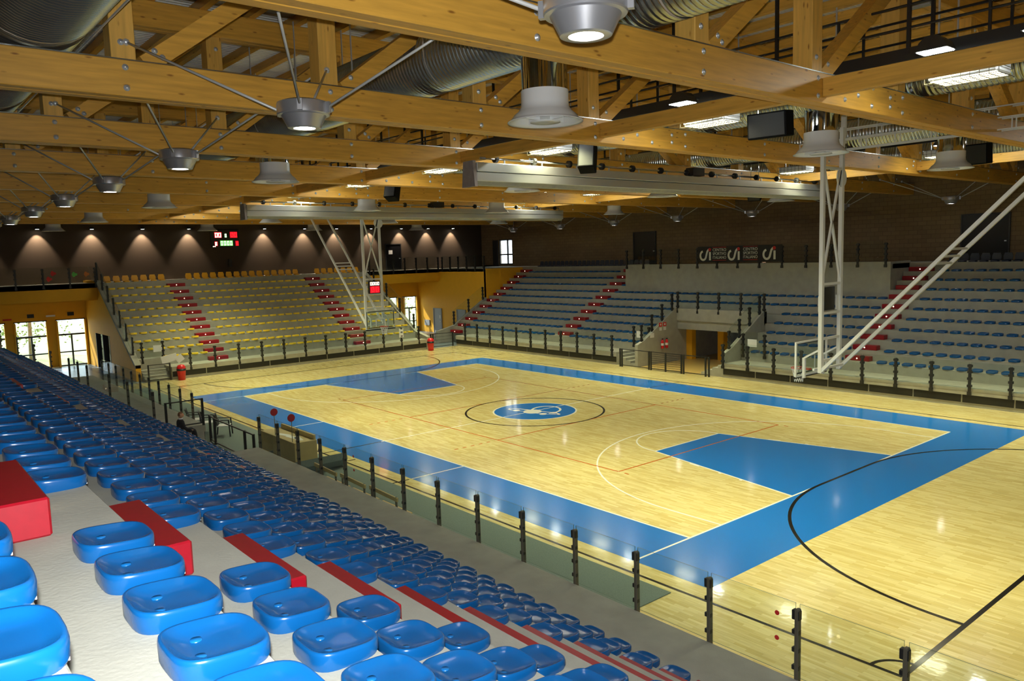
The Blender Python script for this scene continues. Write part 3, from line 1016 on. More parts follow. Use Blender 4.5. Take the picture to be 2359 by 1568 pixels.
MB().prism([(17.6, 0), (17.6, 5.7), (21.9, 5.7), (21.9, 0)], 0, -26.0, -25.72).build('end_wall', M_YWALL, wall_f_w)

# west corners: galleries, orange walls, windows
wall_nw = struct(box('wall_northwest_corner', M_YWALL, None, XW, -25.75, 17.6, 17.85, 0, ZG - 0.02))
gal = struct(MB().box(XW, -32.5, 10.05, 17.6, ZG - 0.3, ZG).build('floor_gallery_northwest', M_CONC))
struct(MB().box(XW, -25.75, 17.6, YN, ZG - 0.25, ZG).build('floor_gallery_north', M_CONC))
struct(MB().box(XW, -32.0, YS, -10.05, ZG - 0.3, ZG).build('floor_gallery_southwest', M_CONC))
struct(box('trim_gallery_northwest', M_YWALL, None, -32.62, -32.5, 10.05, 17.6, 4.65, ZG))
struct(box('trim_gallery_southwest', M_YWALL, None, -32.12, -32.0, YS, -10.05, 4.65, ZG))
struct(box('trim_gallery_soffit', M_YWALL, None, XW, -32.12, YS, -10.05, 4.6, 4.65))
struct(box('trim_gallery_soffit_north', M_YWALL, None, XW, -32.62, 10.05, 17.6, 4.6, 4.65))
bays_sw = [(-18.3, -16.9), (-16.45, -14.87), (-14.42, -12.46), (-11.96, -10.12)]
bays_nw = [(10.4, 12.0), (12.45, 13.95), (14.3, 15.35), (15.83, 17.4)]
wl = MB()
ys = [YS] + [v for b in bays_sw for v in b] + [v for b in bays_nw for v in b] + [17.6]
for i in range(0, len(ys), 2):
    wl.box(XW - 0.3, XW, ys[i], ys[i + 1], 0, 3.28)
wl.box(XW - 0.3, XW, YS, YN, 3.28, ZG)
wl.box(XW - 0.3, XW, 17.6, YN, 0, 3.28)
wlow = struct(wl.build('wall_west_lower', M_YWALL))
M_FRAME = mat('window_frame', (0.05, 0.05, 0.045), 0.5)
for n, (a, b) in enumerate(bays_sw + bays_nw):
    w_ = struct(link(f'window_{n + 1}', None, None, (XW - 0.15, (a + b) / 2, 0)))
    m_ = (a + b) / 2
    fr = MB()
    for y0, y1, z0, z1 in ((a, a + 0.06, 0, 3.28), (b - 0.06, b, 0, 3.28), (a, b, 3.2, 3.28), (a, b, 2.14, 2.26), (a, b, 0.95, 1.03), (a, b, 0, 0.1), (m_ - 0.05, m_ + 0.05, 0.1, 2.14)):
        fr.box(XW - 0.2, XW - 0.08, y0, y1, z0, z1)
    fr.build('window_frame', M_FRAME, w_)
    for y0, y1, z0, z1 in ((a + 0.06, b - 0.06, 2.26, 3.2), (a + 0.06, m_ - 0.05, 1.03, 2.14), (m_ + 0.05, b - 0.06, 1.03, 2.14), (a + 0.06, m_ - 0.05, 0.1, 0.95), (m_ + 0.05, b - 0.06, 0.1, 0.95)):
        MB().box(XW - 0.15, XW - 0.14, y0, y1, z0, z1).build('window_pane', M_WGLASS, w_)
    for y0 in (a - 0.02, b - 0.10):
        MB().box(XW + 0.0, XW + 0.18, y0, y0 + 0.12, 0, 3.2).build('window_reveal', M_YWALL, w_)
# louvred window high in the north wall
w_ = struct(link('window_louvred', None, None, (-32.3, YN + 0.1, 5.85)))
fr = MB()
for x0, x1, z0, z1 in ((-33.3, -33.2, 5.85, 8.25), (-31.4, -31.3, 5.85, 8.25), (-33.3, -31.3, 8.15, 8.25), (-33.3, -31.3, 5.85, 5.97), (-32.15, -32.0, 5.85, 8.25), (-33.3, -31.3, 6.75, 6.87)):
    fr.box(x0, x1, YN + 0.04, YN + 0.14, z0, z1)
fr.build('window_frame', M_BLACK, w_)
sl = MB().prism([(0.0, 0.0), (0.012, 0.0), (0.10, 0.05), (0.088, 0.05)], 0, -1.0, 1.0).mesh('louvre_slat', mat('louvre', (0.75, 0.72, 0.66), 0.5))
for i in range(20):
    link('louvre_slat', sl, w_, (0, 0.06, 0.12 + 0.112 * i))
struct(MB().box(-34.2, -33.4, YN - 0.06, YN, ZG, 8.2).build('door_4', M_BLACK))
# doors
def door(n, ax, c, wd, z0, z1, wallpos, m, side):
    o = struct(link(f'door_{n}', None, None, (c, wallpos, z0) if ax == 1 else (wallpos, c, z0)))
    s0, s1 = sorted((wallpos, wallpos - side * 0.05))
    s2, s3 = sorted((wallpos, wallpos - side * 0.09))
    f = lambda a, b, u, v, za, zb: MB().box(a, b, u, v, za, zb) if ax == 1 else MB().box(u, v, a, b, za, zb)
    f(c - wd / 2, c + wd / 2, s0, s1, z0, z1).build('door_leaf', m, o)
    e = MB()
    for a, b, za, zb in ((c - wd / 2 - 0.07, c - wd / 2, z0, z1 + 0.07), (c + wd / 2, c + wd / 2 + 0.07, z0, z1 + 0.07), (c - wd / 2, c + wd / 2, z1, z1 + 0.07)):
        g = f(a, b, s2, s3, za, zb)
        e.add(g.v, g.f)
    e.build('door_frame', M_GREY if m is M_GREY else M_BLACK, o)
    h0, h1 = sorted((wallpos - side * 0.05, wallpos - side * 0.11))
    f(c + wd / 2 - 0.18, c + wd / 2 - 0.08, h0, h1, z0 + 1.0, z0 + 1.06).build('door_handle', M_BOLT, o)
    return o


M_BDOOR = mat('black_door', (0.006, 0.006, 0.007), 0.25)
door(1, 1, -15.2, 2.15, ZG, 8.2, YN, M_BDOOR, 1)
door(2, 1, 8.8, 2.3, ZG, 8.2, YN, M_BDOOR, 1)
door(3, 0, 15.1, 1.5, ZG, 8.0, XW, M_BDOOR, -1)
door(5, 1, -32.9, 1.15, 0, 2.15, 17.6, M_GREY, 1)
door(6, 1, -29.3, 1.15, 0, 2.15, 17.6, M_GREY, 1)
P = lambda n, lab, cat, m, *b: tag(box(n, m, None, *b), lab, cat)
P('notice_paper', 'white paper notice stuck on the black gallery door', 'notice', M_PAPER, XW + 0.055, XW + 0.062, 14.6, 15.0, 7.15, 7.5)
P('door_notice', 'white notice on the first grey door of the orange wall', 'notice', M_PAPER, -32.6, -32.4, 17.53, 17.545, 1.3, 1.6)
# exterior
lawn = struct(box('ground_outside', M_LAWN, None, -90, XW - 0.35, -60, 60, -0.3, -0.1))
for i, (x, y, hgt) in enumerate(((-44, -16.0, 7), (-47, -14.2, 8), (-43, -12.6, 7), (-50, -12.9, 9), (-46, -10.6, 8), (-52, -17.5, 9), (-45, 17.5, 8), (-49, 20.0, 9), (-44, 20.9, 7), (-55, 23, 9), (-41, 14.6, 7))):
    t = thing('garden_tree', f'sunlit tree seen through the lobby windows, {nth(i + 1)} of the grove', 'tree', (x, y, -0.1), 'trees outside the windows')
    MB().cyl((x, y, -0.1), (x + 0.2, y + 0.1, hgt * 0.7), 0.17, 9, 0.1).build('trunk', M_BARK, t, True)
    lf = MB()
    rr = random.Random(i)
    for _ in range(420):
        a, b, c = rr.gauss(0, 1.0), rr.gauss(0, 1.0), rr.random()
        p = Vector((x + a, y + b, 1.0 + c * (hgt - 1.0)))
        d1 = Vector((rr.uniform(-1, 1), rr.uniform(-1, 1), rr.uniform(-1, 1))).normalized() * 0.16
        d2 = Vector((rr.uniform(-1, 1), rr.uniform(-1, 1), rr.uniform(-1, 1))).normalized() * 0.12
        lf.add([p, p + d1, p + d1 + d2, p + d2], [(0, 1, 2, 3)])
    lf.build('foliage', M_LEAF, t)

# ------------------------------------------------------------------ red aisle blocks
red_m = MB().bbox(-0.59, 0.59, -0.1875, 0.1875, 0, 0.225, 0.012).mesh('step_block', M_RED)
led_m = MB().cyl((0, -0.004, 0), (0, 0.0, 0), 0.028, 10).mesh('marker_light', M_STEPLED)
STN = {'n': 'near blue stand', 'f': 'far blue stand', 'w': 'yellow west stand'}


def red(x, y, z, rz, lab):
    o = link('step_block', red_m, None, (x, y, z), (0, 0, rz))
    tag(o, lab, 'step', 'red aisle steps')
    link('marker_light', led_m, o, (0, -0.1875, 0.115))


NA = [19.53, 7.2, -13.3]
FA = [7.1, -13.3, -25.0]
WA = [-5.11, 5.11]
for i, x in enumerate(NA):
    for k in range(0, 11):
        if i == 0 or k > 0:
            red(x, NY0 - D * k + 0.1875, tz(k), PI, f'red step block on tier {nth(k)} of the {["nearest", "second", "third"][i]} aisle, near stand')
for i, x in enumerate(FA):
    for k in range(0 if i == 2 else 1, 11):
        red(x, FY0 + D * k - 0.1875, tz(k), 0, f'red step block on tier {nth(k)} of the {["east", "middle", "west end"][i]} aisle, far stand')
for i, y in enumerate(WA):
    for k in range(0, 11):
        red(WX0 - D * k + 0.1875, y, tz(k), PI / 2, f'red step block on tier {nth(k)} of the {["south", "north"][i]} aisle, yellow stand')

# ------------------------------------------------------------------ seats
def seat_mb(n, fine):
    def ring(a, z, e=3.4):
        r = []
        for i in range(n):
            t = 2 * PI * (i + 0.5) / n
            c, s = math.cos(t), math.sin(t)
            r.append((a * 0.192 * math.copysign(abs(c) ** (2 / e), c), a * 0.186 * math.copysign(abs(s) ** (2 / e), s), z))
        return r
    prof = [(0.97, 0.0), (0.995, 0.012), (1.0, 0.066), (0.985, 0.080), (0.955, 0.086), (0.91, 0.083), (0.82, 0.072), (0.66, 0.058), (0.40, 0.050), (0.0, 0.048)] if fine else [(0.97, 0.0), (1.0, 0.068), (0.955, 0.088), (0.82, 0.074), (0.5, 0.054), (0.0, 0.05)]
    mb = MB()
    vs, fs = [], []
    for a, z in prof[:-1]:
        # dished towards the back, lower lip at the front edge (+y)
        vs += [(x, y, z - (0.012 * (y / 0.186) if z > 0.05 else 0)) for x, y, z in ring(a, z)]
    m = len(prof) - 1
    for j in range(m - 1):
        for i in range(n):
            k = (i + 1) % n
            fs.append((j * n + i, j * n + k, (j + 1) * n + k, (j + 1) * n + i))
    vs.append((0, 0, prof[-1][1]))
    for i in range(n):
        fs.append(((m - 1) * n + i, (m - 1) * n + (i + 1) % n, m * n))
    mb.add(vs, fs)
    mb.sm = True
    return mb


seat_f = seat_mb(36, True)
seat_c = seat_mb(14, False)
seat_blue = seat_f.mesh('stadium_seat', M_SEATB)
cap_m = MB().lathe([(0.024, 0.0), (0.022, 0.005), (0.0, 0.006)], n=14).mesh('bolt_cap', M_CAP)
foot_m = MB().box(-0.11, 0.11, 0.08, 0.175, -0.002, 0.02).mesh('fixing_foot', M_WHITE)


def lin(a, b, n):
    return [a + (b - a) * i / (n - 1) for i in range(n)]


NS = [('camera side', [20.59 + 0.517 * i for i in range(9)], 'first aisle'),
      ('middle block', lin(18.96, 8.26, 22), 'first aisle'),
      ('longest block', lin(6.63, -12.24, 38), 'second aisle'),
      ('west block', lin(-13.87, -23.9, 20), 'third aisle')]
cand = []
for bi, (bn, xs, an) in enumerate(NS):
    for k in range(1, 12):
        if bi == 3 and k == 1:
            continue
        for si, x in enumerate(xs):
            if bi == 2 and k == 1 and x < -3.5:
                continue
            y = NY0 - D * (k - 1) - 0.165
            p = project((x, y, tz(k) + 0.1))
            vis = p is not None and -130 < p[0] < IW + 100 and 300 < p[1] < IH + 130
            cand.append((p[2] if vis else 1e9, bi, k, si, x, y, tz(k), bn, an))
cand.sort()
rest = MB()
rest.sm = True
nseat = 0
for dist, bi, k, si, x, y, z, bn, an in cand:
    if dist > 1e8:
        continue
    if nseat < 300:
        o = link('stadium_seat', seat_blue, None, (x, y, z))
        tag(o, f'blue plastic seat, {nth(k)} row of the near stand, {nth(si + 1)} from the {an}, {bn}', 'seat', 'blue seats of the near stand')
        if nseat < 110:
            for cx, cy in ((-0.075, -0.045), (0.07, -0.075)):
                link('bolt_cap', cap_m, o, (cx, cy, 0.0515))
        if nseat < 60:
            link('fixing_foot', foot_m, o)
        nseat += 1
    else:
        rest.add([(x + a, y + b, z + c) for a, b, c in seat_c.v], seat_c.f)
# far stand seats (blue), all small in the picture, joined with the remaining near ones
FS = [[8.4 + 0.579 * i for i in range(36)], lin(6.3, -12.2, 33), lin(-14.3, -23.9, 18)]
for bi, xs in enumerate(FS):
    for k in range(1, 11):
        for x in xs:
            if -5.6 < x < 1.3 and k <= 5:
                continue
            if -12.2 < x < 6.6 and k >= 8:
                continue
            y, z = FY0 + D * (k - 1) + 0.165, tz(k)
            p = project((x, y, z))
            if p is None or p[0] > IW + 40:
                continue
            rest.add([(x - 1.12 * a, y - 1.12 * b, z + 1.12 * c) for a, b, c in seat_c.v], seat_c.f)
ro = rest.build('stadium_seat_rows', M_SEATB)
tag(ro, 'remaining rows of small blue plastic seats on the near and far stands', 'seats', None, 'stuff')
# yellow seats
seat_y = seat_c.mesh('yellow_seat', M_SEATY)
WS = [('south block', [-5.85 - 0.577 * i for i in range(7)]), ('middle block', [-3.99 + 0.577 * i for i in range(15)]), ('north block', [5.9 + 0.577 * i for i in range(7)])]
for bn, ys_ in WS:
    for k in range(1, 11):
        for si, y in enumerate(ys_):
            if bn == 'south block' and k == 1 and y < -8.2:
                continue
            o = link('yellow_seat', seat_y, None, (WX0 - D * (k - 1) - 0.165, y, tz(k)), (0, 0, PI / 2))
            o.scale = (1.12, 1.12, 1.15)
            tag(o, f'yellow plastic seat, {nth(k)} row up, {nth(si + 1)} seat of the {bn}, west stand', 'seat', 'yellow seats of the west stand')
# seats with backs along the top row
back_m = MB()
bk = [(-0.2, 0.0), (0.2, 0.0), (0.215, 0.2), (0.16, 0.36), (-0.16, 0.36), (-0.215, 0.2)]
vs = [(u, -0.19 - 0.10 * v, 0.08 + v) for u, v in bk] + [(u, -0.225 - 0.10 * v, 0.08 + v) for u, v in bk]
back_m.add(vs, [tuple(range(6)), tuple(range(11, 5, -1))] + [(i, (i + 1) % 6, 6 + (i + 1) % 6, 6 + i) for i in range(6)])
back_m.fix = True
bo = back_m.mesh('backrest', M_SEATO)
bb_ = back_m.mesh('backrest', mat('navy_plastic', (0.01, 0.02, 0.05), 0.4))
so = seat_c.mesh('seat_shell', M_SEATO)
sb = seat_c.mesh('seat_shell', MATS['navy_plastic'])
n = 0
for y in [-9.3 + 0.577 * i for i in range(7)] + [-3.99 + 0.577 * i for i in range(15)] + [5.9 + 0.577 * i for i in range(7)]:
    n += 1
    t = thing('backed_seat', f'ochre seat with backrest on the top row of the west stand, {nth(n)} from the south', 'seat', (-32.3, y, ZG), 'ochre backed seats')
    t.rotation_euler = (0, 0, -PI / 2)
    link('seat_shell', so, t)
    link('backrest', bo, t)
n = 0
for x in lin(-23.8, -12.4, 24) + lin(8.4, 14.0, 12):
    n += 1
    p = project((x, 21.9, ZG))
    if p is None or p[0] > IW:
        continue
    t = thing('gallery_seat', f'dark seat with backrest on the top row of the far stand, {nth(n)} from the west', 'seat', (x, 21.9, ZG), 'dark backed seats')
    t.rotation_euler = (0, 0, PI)
    link('seat_shell', sb, t)
    link('backrest', bb_, t)

# ------------------------------------------------------------------ glass railings
PH = 1.32
post_near = MB().bbox(-0.03, 0.03, -0.045, 0.045, -0.27, 1.02, 0.01).mesh('post', M_DSTEEL)
clampn = MB().bbox(-0.075, 0.035, -0.035, 0.035, -0.035, 0.035, 0.008).mesh('clamp', M_BLACK)
clampt = MB().bbox(-0.075, 0.04, -0.04, 0.04, -0.07, 0.07, 0.008).mesh('clamp', M_BLACK)
_pf = MB().box(-0.045, 0.045, -0.05, 0.05, -0.27, 1.02)
for zz in (0.12, 0.42, 0.70, 0.95):
    _pf.box(-0.085, 0.085, -0.055, 0.055, zz - 0.05, zz + 0.05)
_pf.box(-0.07, 0.07, -0.06, 0.06, -0.27, -0.12)
post_far = _pf.mesh('post', M_BLACK)


def railing(label, pts, near_=False, glass=(0.02, 1.1), cut=0.03):
    """posts at PTS (x, y, z of the slab level); a pane between each two"""
    c = [sum(p[i] for p in pts) / len(pts) for i in range(3)]
    t = thing('glass_railing', label, 'railing', c, 'glass railings')
    for i, p in enumerate(pts):
        q = pts[i + 1] if i < len(pts) - 1 else pts[i - 1]
        a = math.atan2(q[1] - p[1], q[0] - p[0]) if i < len(pts) - 1 else math.atan2(p[1] - q[1], p[0] - q[0])
        po = link('post', post_near if near_ else post_far, t, [p[j] - c[j] for j in range(3)], (0, 0, a))
        if near_:
            for zz in (0.16, 0.42, 0.68):
                link('clamp', clampn, po, (0, 0, zz))
            link('clamp', clampt, po, (0, 0, 0.93))
    for i in range(len(pts) - 1):
        p, q = Vector(pts[i]), Vector(pts[i + 1])
        d = (q - p)
        h = Vector((d.x, d.y, 0)).normalized()
        p2, q2 = p + d * (cut / d.length), q - d * (cut / d.length)
        nn = Vector((-h.y, h.x, 0)) * 0.006
        vs = []
        for e, zz in ((p2, glass[0]), (q2, glass[0]), (q2, glass[1]), (p2, glass[1])):
            vs.append((e.x, e.y, e.z + zz))
        vs = [tuple(Vector(v) - nn) for v in vs] + [tuple(Vector(v) + nn) for v in vs]
        g = MB().add(vs, [(0, 1, 2, 3), (7, 6, 5, 4), (0, 4, 5, 1), (1, 5, 6, 2), (2, 6, 7, 3), (3, 7, 4, 0)])
        po = g.build('glass_pane', M_GLASS, t)
        po.data.materials.append(M_GEDGE)
        for fi in (2, 3, 4, 5):
            po.data.polygons[fi].material_index = 1
    return t


railing('glass railing with dark posts along the near walkway, east of the gate', [(0.58 + 1.465 * i, -12.46, ZW) for i in range(17)], True)
railing('glass railing with dark posts along the near walkway, west of the gate', [(-20.9 + 1.48 * i, -12.46, ZW) for i in range(11)], True)
railing('glass railing on the first tier edge of the near stand', [(-19.5, -14.25, tz(1)), (-17.4, -14.25, tz(1)), (-15.4, -14.25, tz(1)), (-11.2, -14.25, tz(1)), (-8.2, -14.25, tz(1)), (-4.7, -14.25, tz(1))], True)
railing('glass railing at the west end of the near stand beside the lobby', [(-24.4, NY0 - D * k - 0.1, tz(k + 1)) for k in range(0, 5)], True)
railing('glass railing along the front of the far stand, west half', [(-21.9 + 1.49 * i, 12.46, ZW) for i in range(11)])
railing('glass railing along the front of the far stand, east half', [(0.9 + 1.49 * i, 12.46, ZW) for i in range(11)])
railing('glass railing along the front of the yellow stand', [(-23.04, -7.2 + 1.48 * i, ZW) for i in range(12)])
railing('sloping glass railing beside the orange end wall of the yellow stand', [(-24.9 - 1.25 * i, -9.9, 1.55 + 0.75 * i) for i in range(7)])
railing('sloping glass railing on the north end of the yellow stand', [(-24.9 - 1.9 * i, 9.9, 1.55 + 1.14 * i) for i in range(4)])
railing('glass railing on the southwest gallery over the lobby windows', [(-31.95, -17.6 + 1.5 * i, ZG + 0.02) for i in range(6)])
railing('glass railing on the northwest gallery over the side entrance', [(-32.45, 10.6 + 1.15 * i, ZG + 0.02) for i in range(7)])
railing('glass railing on top of the orange corner wall', [(-31.9 + 1.2 * i, 17.56, ZG + 0.02) for i in range(6)])
railing('glass railing on the raised concrete box carrying the banner', [(-11.85 + 1.5 * i, 19.33, 5.82) for i in range(13)])
railing('glass railing over the tunnel entrance of the far stand', [(-5.05 + 1.49 * i, 16.3, 3.22) for i in range(5)])
railing('sloping glass railing on the west side of the tunnel entrance', [(-5.21, 13.1 + 0.95 * i, 1.42 + 0.56 * i) for i in range(4)])
railing('sloping glass railing on the east side of the tunnel entrance', [(0.84, 13.1 + 0.95 * i, 1.42 + 0.56 * i) for i in range(4)])
railing('short glass railing at the west corner of the far stand', [(-25.85, 14.3 + 1.5 * i, 1.4 + 0.9 * i) for i in range(3)])
railing('short glass panel with notice above the tunnel stairs, west side', [(-6.6, 14.0, 1.22), (-5.4, 14.0, 1.22)])
railing('short glass panel with notice above the tunnel stairs, east side', [(1.1, 14.0, 1.22), (2.4, 14.0, 1.22)])
railing('short glass panel with notice at the south corner of the yellow stand', [(-24.55, -9.5, 1.22), (-24.55, -8.3, 1.22)])


# ------------------------------------------------------------------ gates
def gate(label, posts, z0=0.0, hgt=1.05, bars=0):
    c = posts[0]
    t = thing('steel_gate', label, 'gate', (c[0], c[1], z0), 'black steel gates')
    for i, (x, y) in enumerate(posts):
        MB().bbox(x - 0.04, x + 0.04, y - 0.04, y + 0.04, z0, z0 + hgt + 0.03, 0.008).build('post', M_BLACK, t)
    for i in range(len(posts) - 1):
        (x0, y0), (x1, y1) = posts[i], posts[i + 1]
        for zz in (0.1, hgt):
            MB().bar((x0, y0, z0 + zz), (x1, y1, z0 + zz), 0.04, 0.04).build('rail', M_BLACK, t)
        for j in range(bars):
            zz = 0.1 + (hgt - 0.1) * (j + 1) / (bars + 1)
            MB().bar((x0, y0, z0 + zz), (x1, y1, z0 + zz), 0.016, 0.016).build('bar', M_BLACK, t)


gate('black steel gate rails before the tunnel stairs, west leaf', [(-6.1, 12.2), (-5.95, 12.2), (-3.9, 12.2)])
gate('black barred double gate closing the tunnel entrance', [(-3.75, 12.2), (-2.7, 12.2), (-1.6, 12.2)], 0, 1.05, 7)
gate('black steel gate rails before the tunnel, east leaf', [(-1.45, 12.2), (0.0, 12.2), (0.22, 12.2)])
gate('black steel gate beside the red bin at the northwest corner', [(-23.3, 10.3), (-23.3, 10.5), (-23.3, 12.3)], 0, 1.05, 3)
gate('black steel gate at the gap in the near walkway', [(-5.0, -12.2), (-4.2, -12.3), (-1.2, -12.3), (-0.4, -12.3)], 0, 1.0, 0)
gate('black steel gate before the steps of the yellow stand', [(-23.05, -9.6), (-23.05, -8.4)], 0, 1.0, 3)
gate('black steel handrail around the near walkway end', [(-4.5, -13.9), (-4.5, -12.6)], ZW, 1.0, 0)


# ------------------------------------------------------------------ basketball frames
def seg7(d, w_, h_, th):
    """bars of a seven segment digit in a w_ x h_ cell, origin lower left"""
    on = {'0': 'abcdef', '1': 'bc', '8': 'abcdefg'}[d]
    R = {'a': (0, w_, h_ - th, h_), 'd': (0, w_, 0, th), 'g': (0, w_, h_ / 2 - th / 2, h_ / 2 + th / 2), 'b': (w_ - th, w_, h_ / 2, h_), 'c': (w_ - th, w_, 0, h_ / 2), 'e': (0, th, 0, h_ / 2), 'f': (0, th, h_ / 2, h_)}
    return [R[c] for c in on]


def digits(parent, m, x, y0, z0, w_, h_, th, n, gap, face):
    """digits on a plane x = const facing FACE (+1: +x), running along y"""
    for i in range(n):
        mb = MB()
        for u0, u1, v0, v1 in seg7('0', w_, h_, th):
            a, b = sorted((x, x + face * 0.006))
            mb.box(a, b, y0 + i * (w_ + gap) + u0, y0 + i * (w_ + gap) + u1, z0 + v0, z0 + v1)
        mb.build('digit', m, parent)


net_m = mat('net_cord', (0.85, 0.85, 0.82), 0.8)
for s, lab in ((1, 'ceiling-hung basketball backstop with white steel frame at the near basket'), (-1, 'ceiling-hung basketball backstop with white steel frame at the far basket')):
    X = lambda v: s * v
    t = thing('basketball_backstop', lab, 'basketball hoop', (X(13.42), 0, 2.9), 'basketball backstops')
    B = lambda name, p, q, w_=0.07, h_=0.07, m=M_WSTEEL: MB().bar((X(p[0]), p[1], p[2]), (X(q[0]), q[1], q[2]), w_, h_, (1, 0, 0)).build(name, m, t)
    for e in (-1, 1):
        y = 0.54 * e
        MB().box(X(13.42) - 0.055, X(13.42) + 0.055, y - 0.06, y + 0.06, 3.05, 10.2).build('mast', M_WSTEEL, t)
        B('brace', (13.42, y, 3.08), (19.6, y, 9.35), 0.09, 0.09)
        B('arm', (13.42, y, 3.42), (12.92, y, 3.42))
        B('arm', (13.42, y, 3.12), (12.92, y, 3.12))
        MB().box(X(12.90) - 0.04, X(12.90) + 0.04, y - 0.04, y + 0.04, 2.85, 3.46).build('upright', M_WSTEEL, t)
        B('stay', (13.42, y, 3.75), (12.9, y, 3.45), 0.05, 0.05)
        B('cross_brace', (13.42, -y, 5.7), (13.42, y, 9.2), 0.06, 0.06)
    for zz in (4.05, 4.8, 5.65, 3.4, 9.0):
        B('cross_bar', (13.42, -0.54, zz), (13.42, 0.54, zz), 0.07, 0.08)
    B('cross_bar', (13.2, -0.54, 3.12), (13.2, 0.54, 3.12), 0.06, 0.06)
    for f in (0.5, 0.53, 0.56, 0.02):
        xx, zz = 13.42 + 6.18 * f, 3.08 + 6.27 * f
        B('cross_bar', (xx, -0.54, zz), (xx, 0.54, zz), 0.06, 0.09)
    MB().cyl((X(13.42), 0.5, 8.75), (X(13.42) + 0.03, 0.5, 8.75), 0.28, 20).build('pulley_disc', M_WSTEEL, t)
    # backboard
    bbd = MB().box(X(12.8) - 0.012, X(12.8) + 0.012, -0.88, 0.88, 2.92, 3.93).build('backboard', M_BBGLASS, t)
    fr = MB()
    for y0, y1, z0, z1 in ((-0.91, -0.86, 2.9, 3.95), (0.86, 0.91, 2.9, 3.95), (-0.86, 0.86, 3.9, 3.95), (-0.86, 0.86, 2.9, 2.95)):
        fr.box(X(12.83) - 0.025, X(12.83) + 0.025, y0, y1, z0, z1)
    fr.build('board_frame', M_WSTEEL, bbd)
    fr = MB()
    xo = X(12.785)
    for y0, y1, z0, z1 in ((-0.86, -0.82, 3.1, 3.88), (0.82, 0.86, 3.1, 3.88), (-0.76, 0.76, 3.86, 3.90), (-0.76, 0.76, 2.97, 3.01)):
        fr.box(xo - 0.004, xo + 0.004, y0, y1, z0, z1)
    fr.build('board_border', M_BLACK, bbd)
    fr = MB()
    for y0, y1, z0, z1 in ((-0.31, -0.26, 3.05, 3.5), (0.26, 0.31, 3.05, 3.5), (-0.31, 0.31, 3.46, 3.5)):
        fr.box(xo - 0.004, xo + 0.004, y0, y1, z0, z1)
    fr.build('target_square', M_WLINE, bbd)
    MB().bbox(X(12.8) - 0.04, X(12.8) + 0.04, -0.93, 0.93, 2.85, 2.91, 0.01).build('edge_pad', M_BLACK, bbd)
    hoop = MB()
    n, R, r = 28, 0.225, 0.012
    hc = X(12.42)
    for i in range(n):
        a, b = 2 * PI * i / n, 2 * PI * (i + 1) / n
        hoop.cyl((hc + R * math.cos(a), R * math.sin(a), 3.05), (hc + R * math.cos(b), R * math.sin(b), 3.05), r, 6, cap=False)
    hoop.box(min(X(12.8), X(12.63)), max(X(12.8), X(12.63)), -0.08, 0.08, 3.02, 3.06)
    rim = hoop.build('rim', mat('rim_orange', (0.55, 0.05, 0.02), 0.4), t)
    net = MB()
    lv = [(0.225, 3.05), (0.185, 2.94), (0.155, 2.83), (0.13, 2.72), (0.125, 2.62)]
    for j in range(4):
        for i in range(12):
            for sgn in (-1, 1):
                a = 2 * PI * (i + 0.5 * (j % 2)) / 12
                b = a + sgn * PI / 12
                net.cyl((hc + lv[j][0] * math.cos(a), lv[j][0] * math.sin(a), lv[j][1]), (hc + lv[j + 1][0] * math.cos(b), lv[j + 1][0] * math.sin(b), lv[j + 1][1]), 0.006, 4, cap=False)
    net.build('net', net_m, rim)
    # shot clock on the court side of the frame
    ct = thing('shot_clock', 'black shot clock with red digits on the far basket frame' if s < 0 else 'black shot clock seen from behind in the near basket frame', 'shot clock', (X(13.3), 0, 4.85), 'shot clocks')
    MB().bbox(X(13.3) - 0.06, X(13.3) + 0.06, -0.36, 0.36, 4.86, 5.56, 0.01).build('case', M_BLACK, ct)
    fx = X(13.3) - s * 0.062
    MB().box(min(fx, fx - s * 0.004), max(fx, fx - s * 0.004), -0.30, 0.30, 4.90, 5.26).build('display', M_REDGLOW, ct)
    digits(ct, M_WARMLED, fx, -0.28, 5.32, 0.11, 0.17, 0.025, 4, 0.04, -s)
    digits(ct, M_REDLED, fx - s * 0.005, -0.22, 4.94, 0.17, 0.28, 0.03, 2, 0.1, -s)
    for e in (-1, 1):
        MB().box(X(13.38) - 0.03, X(13.38) + 0.03, e * 0.5 - 0.09, e * 0.5 + 0.01 if e > 0 else e * 0.5 + 0.09, 4.86, 5.3).build('bracket', M_WSTEEL, ct)
# hoisting lattice girder in white steel by the near frame
for (y, z, lab) in ((2.2, 9.75, 'white lattice girder over the near basket, nearer one'), (3.2, 10.2, 'white lattice girder over the near basket, farther one')):
    t = thing('lattice_girder', lab, 'girder', (15, y, z), 'white lattice girders')
    xa, xb = 11.2, 23.5
    for dz in (0, 0.32):
        for dy in (-0.16, 0.16):
            MB().bar((xa, y + dy, z + dz), (xb, y + dy, z + dz), 0.035, 0.035).build('chord', M_WSTEEL, t)
    n = 12
    for i in range(n + 1):
        xx = xa + (xb - xa) * i / n
        for dy in (-0.16, 0.16):
            MB().bar((xx, y + dy, z), (xx, y + dy, z + 0.32), 0.03, 0.03).build('strut', M_WSTEEL, t)
    for xx in (12.2, 18.0):
        MB().box(xx - 0.08, xx + 0.08, y - 0.26, y - 0.18, z - 0.15, z + 0.75).build('hanger_plate', M_WSTEEL, t)

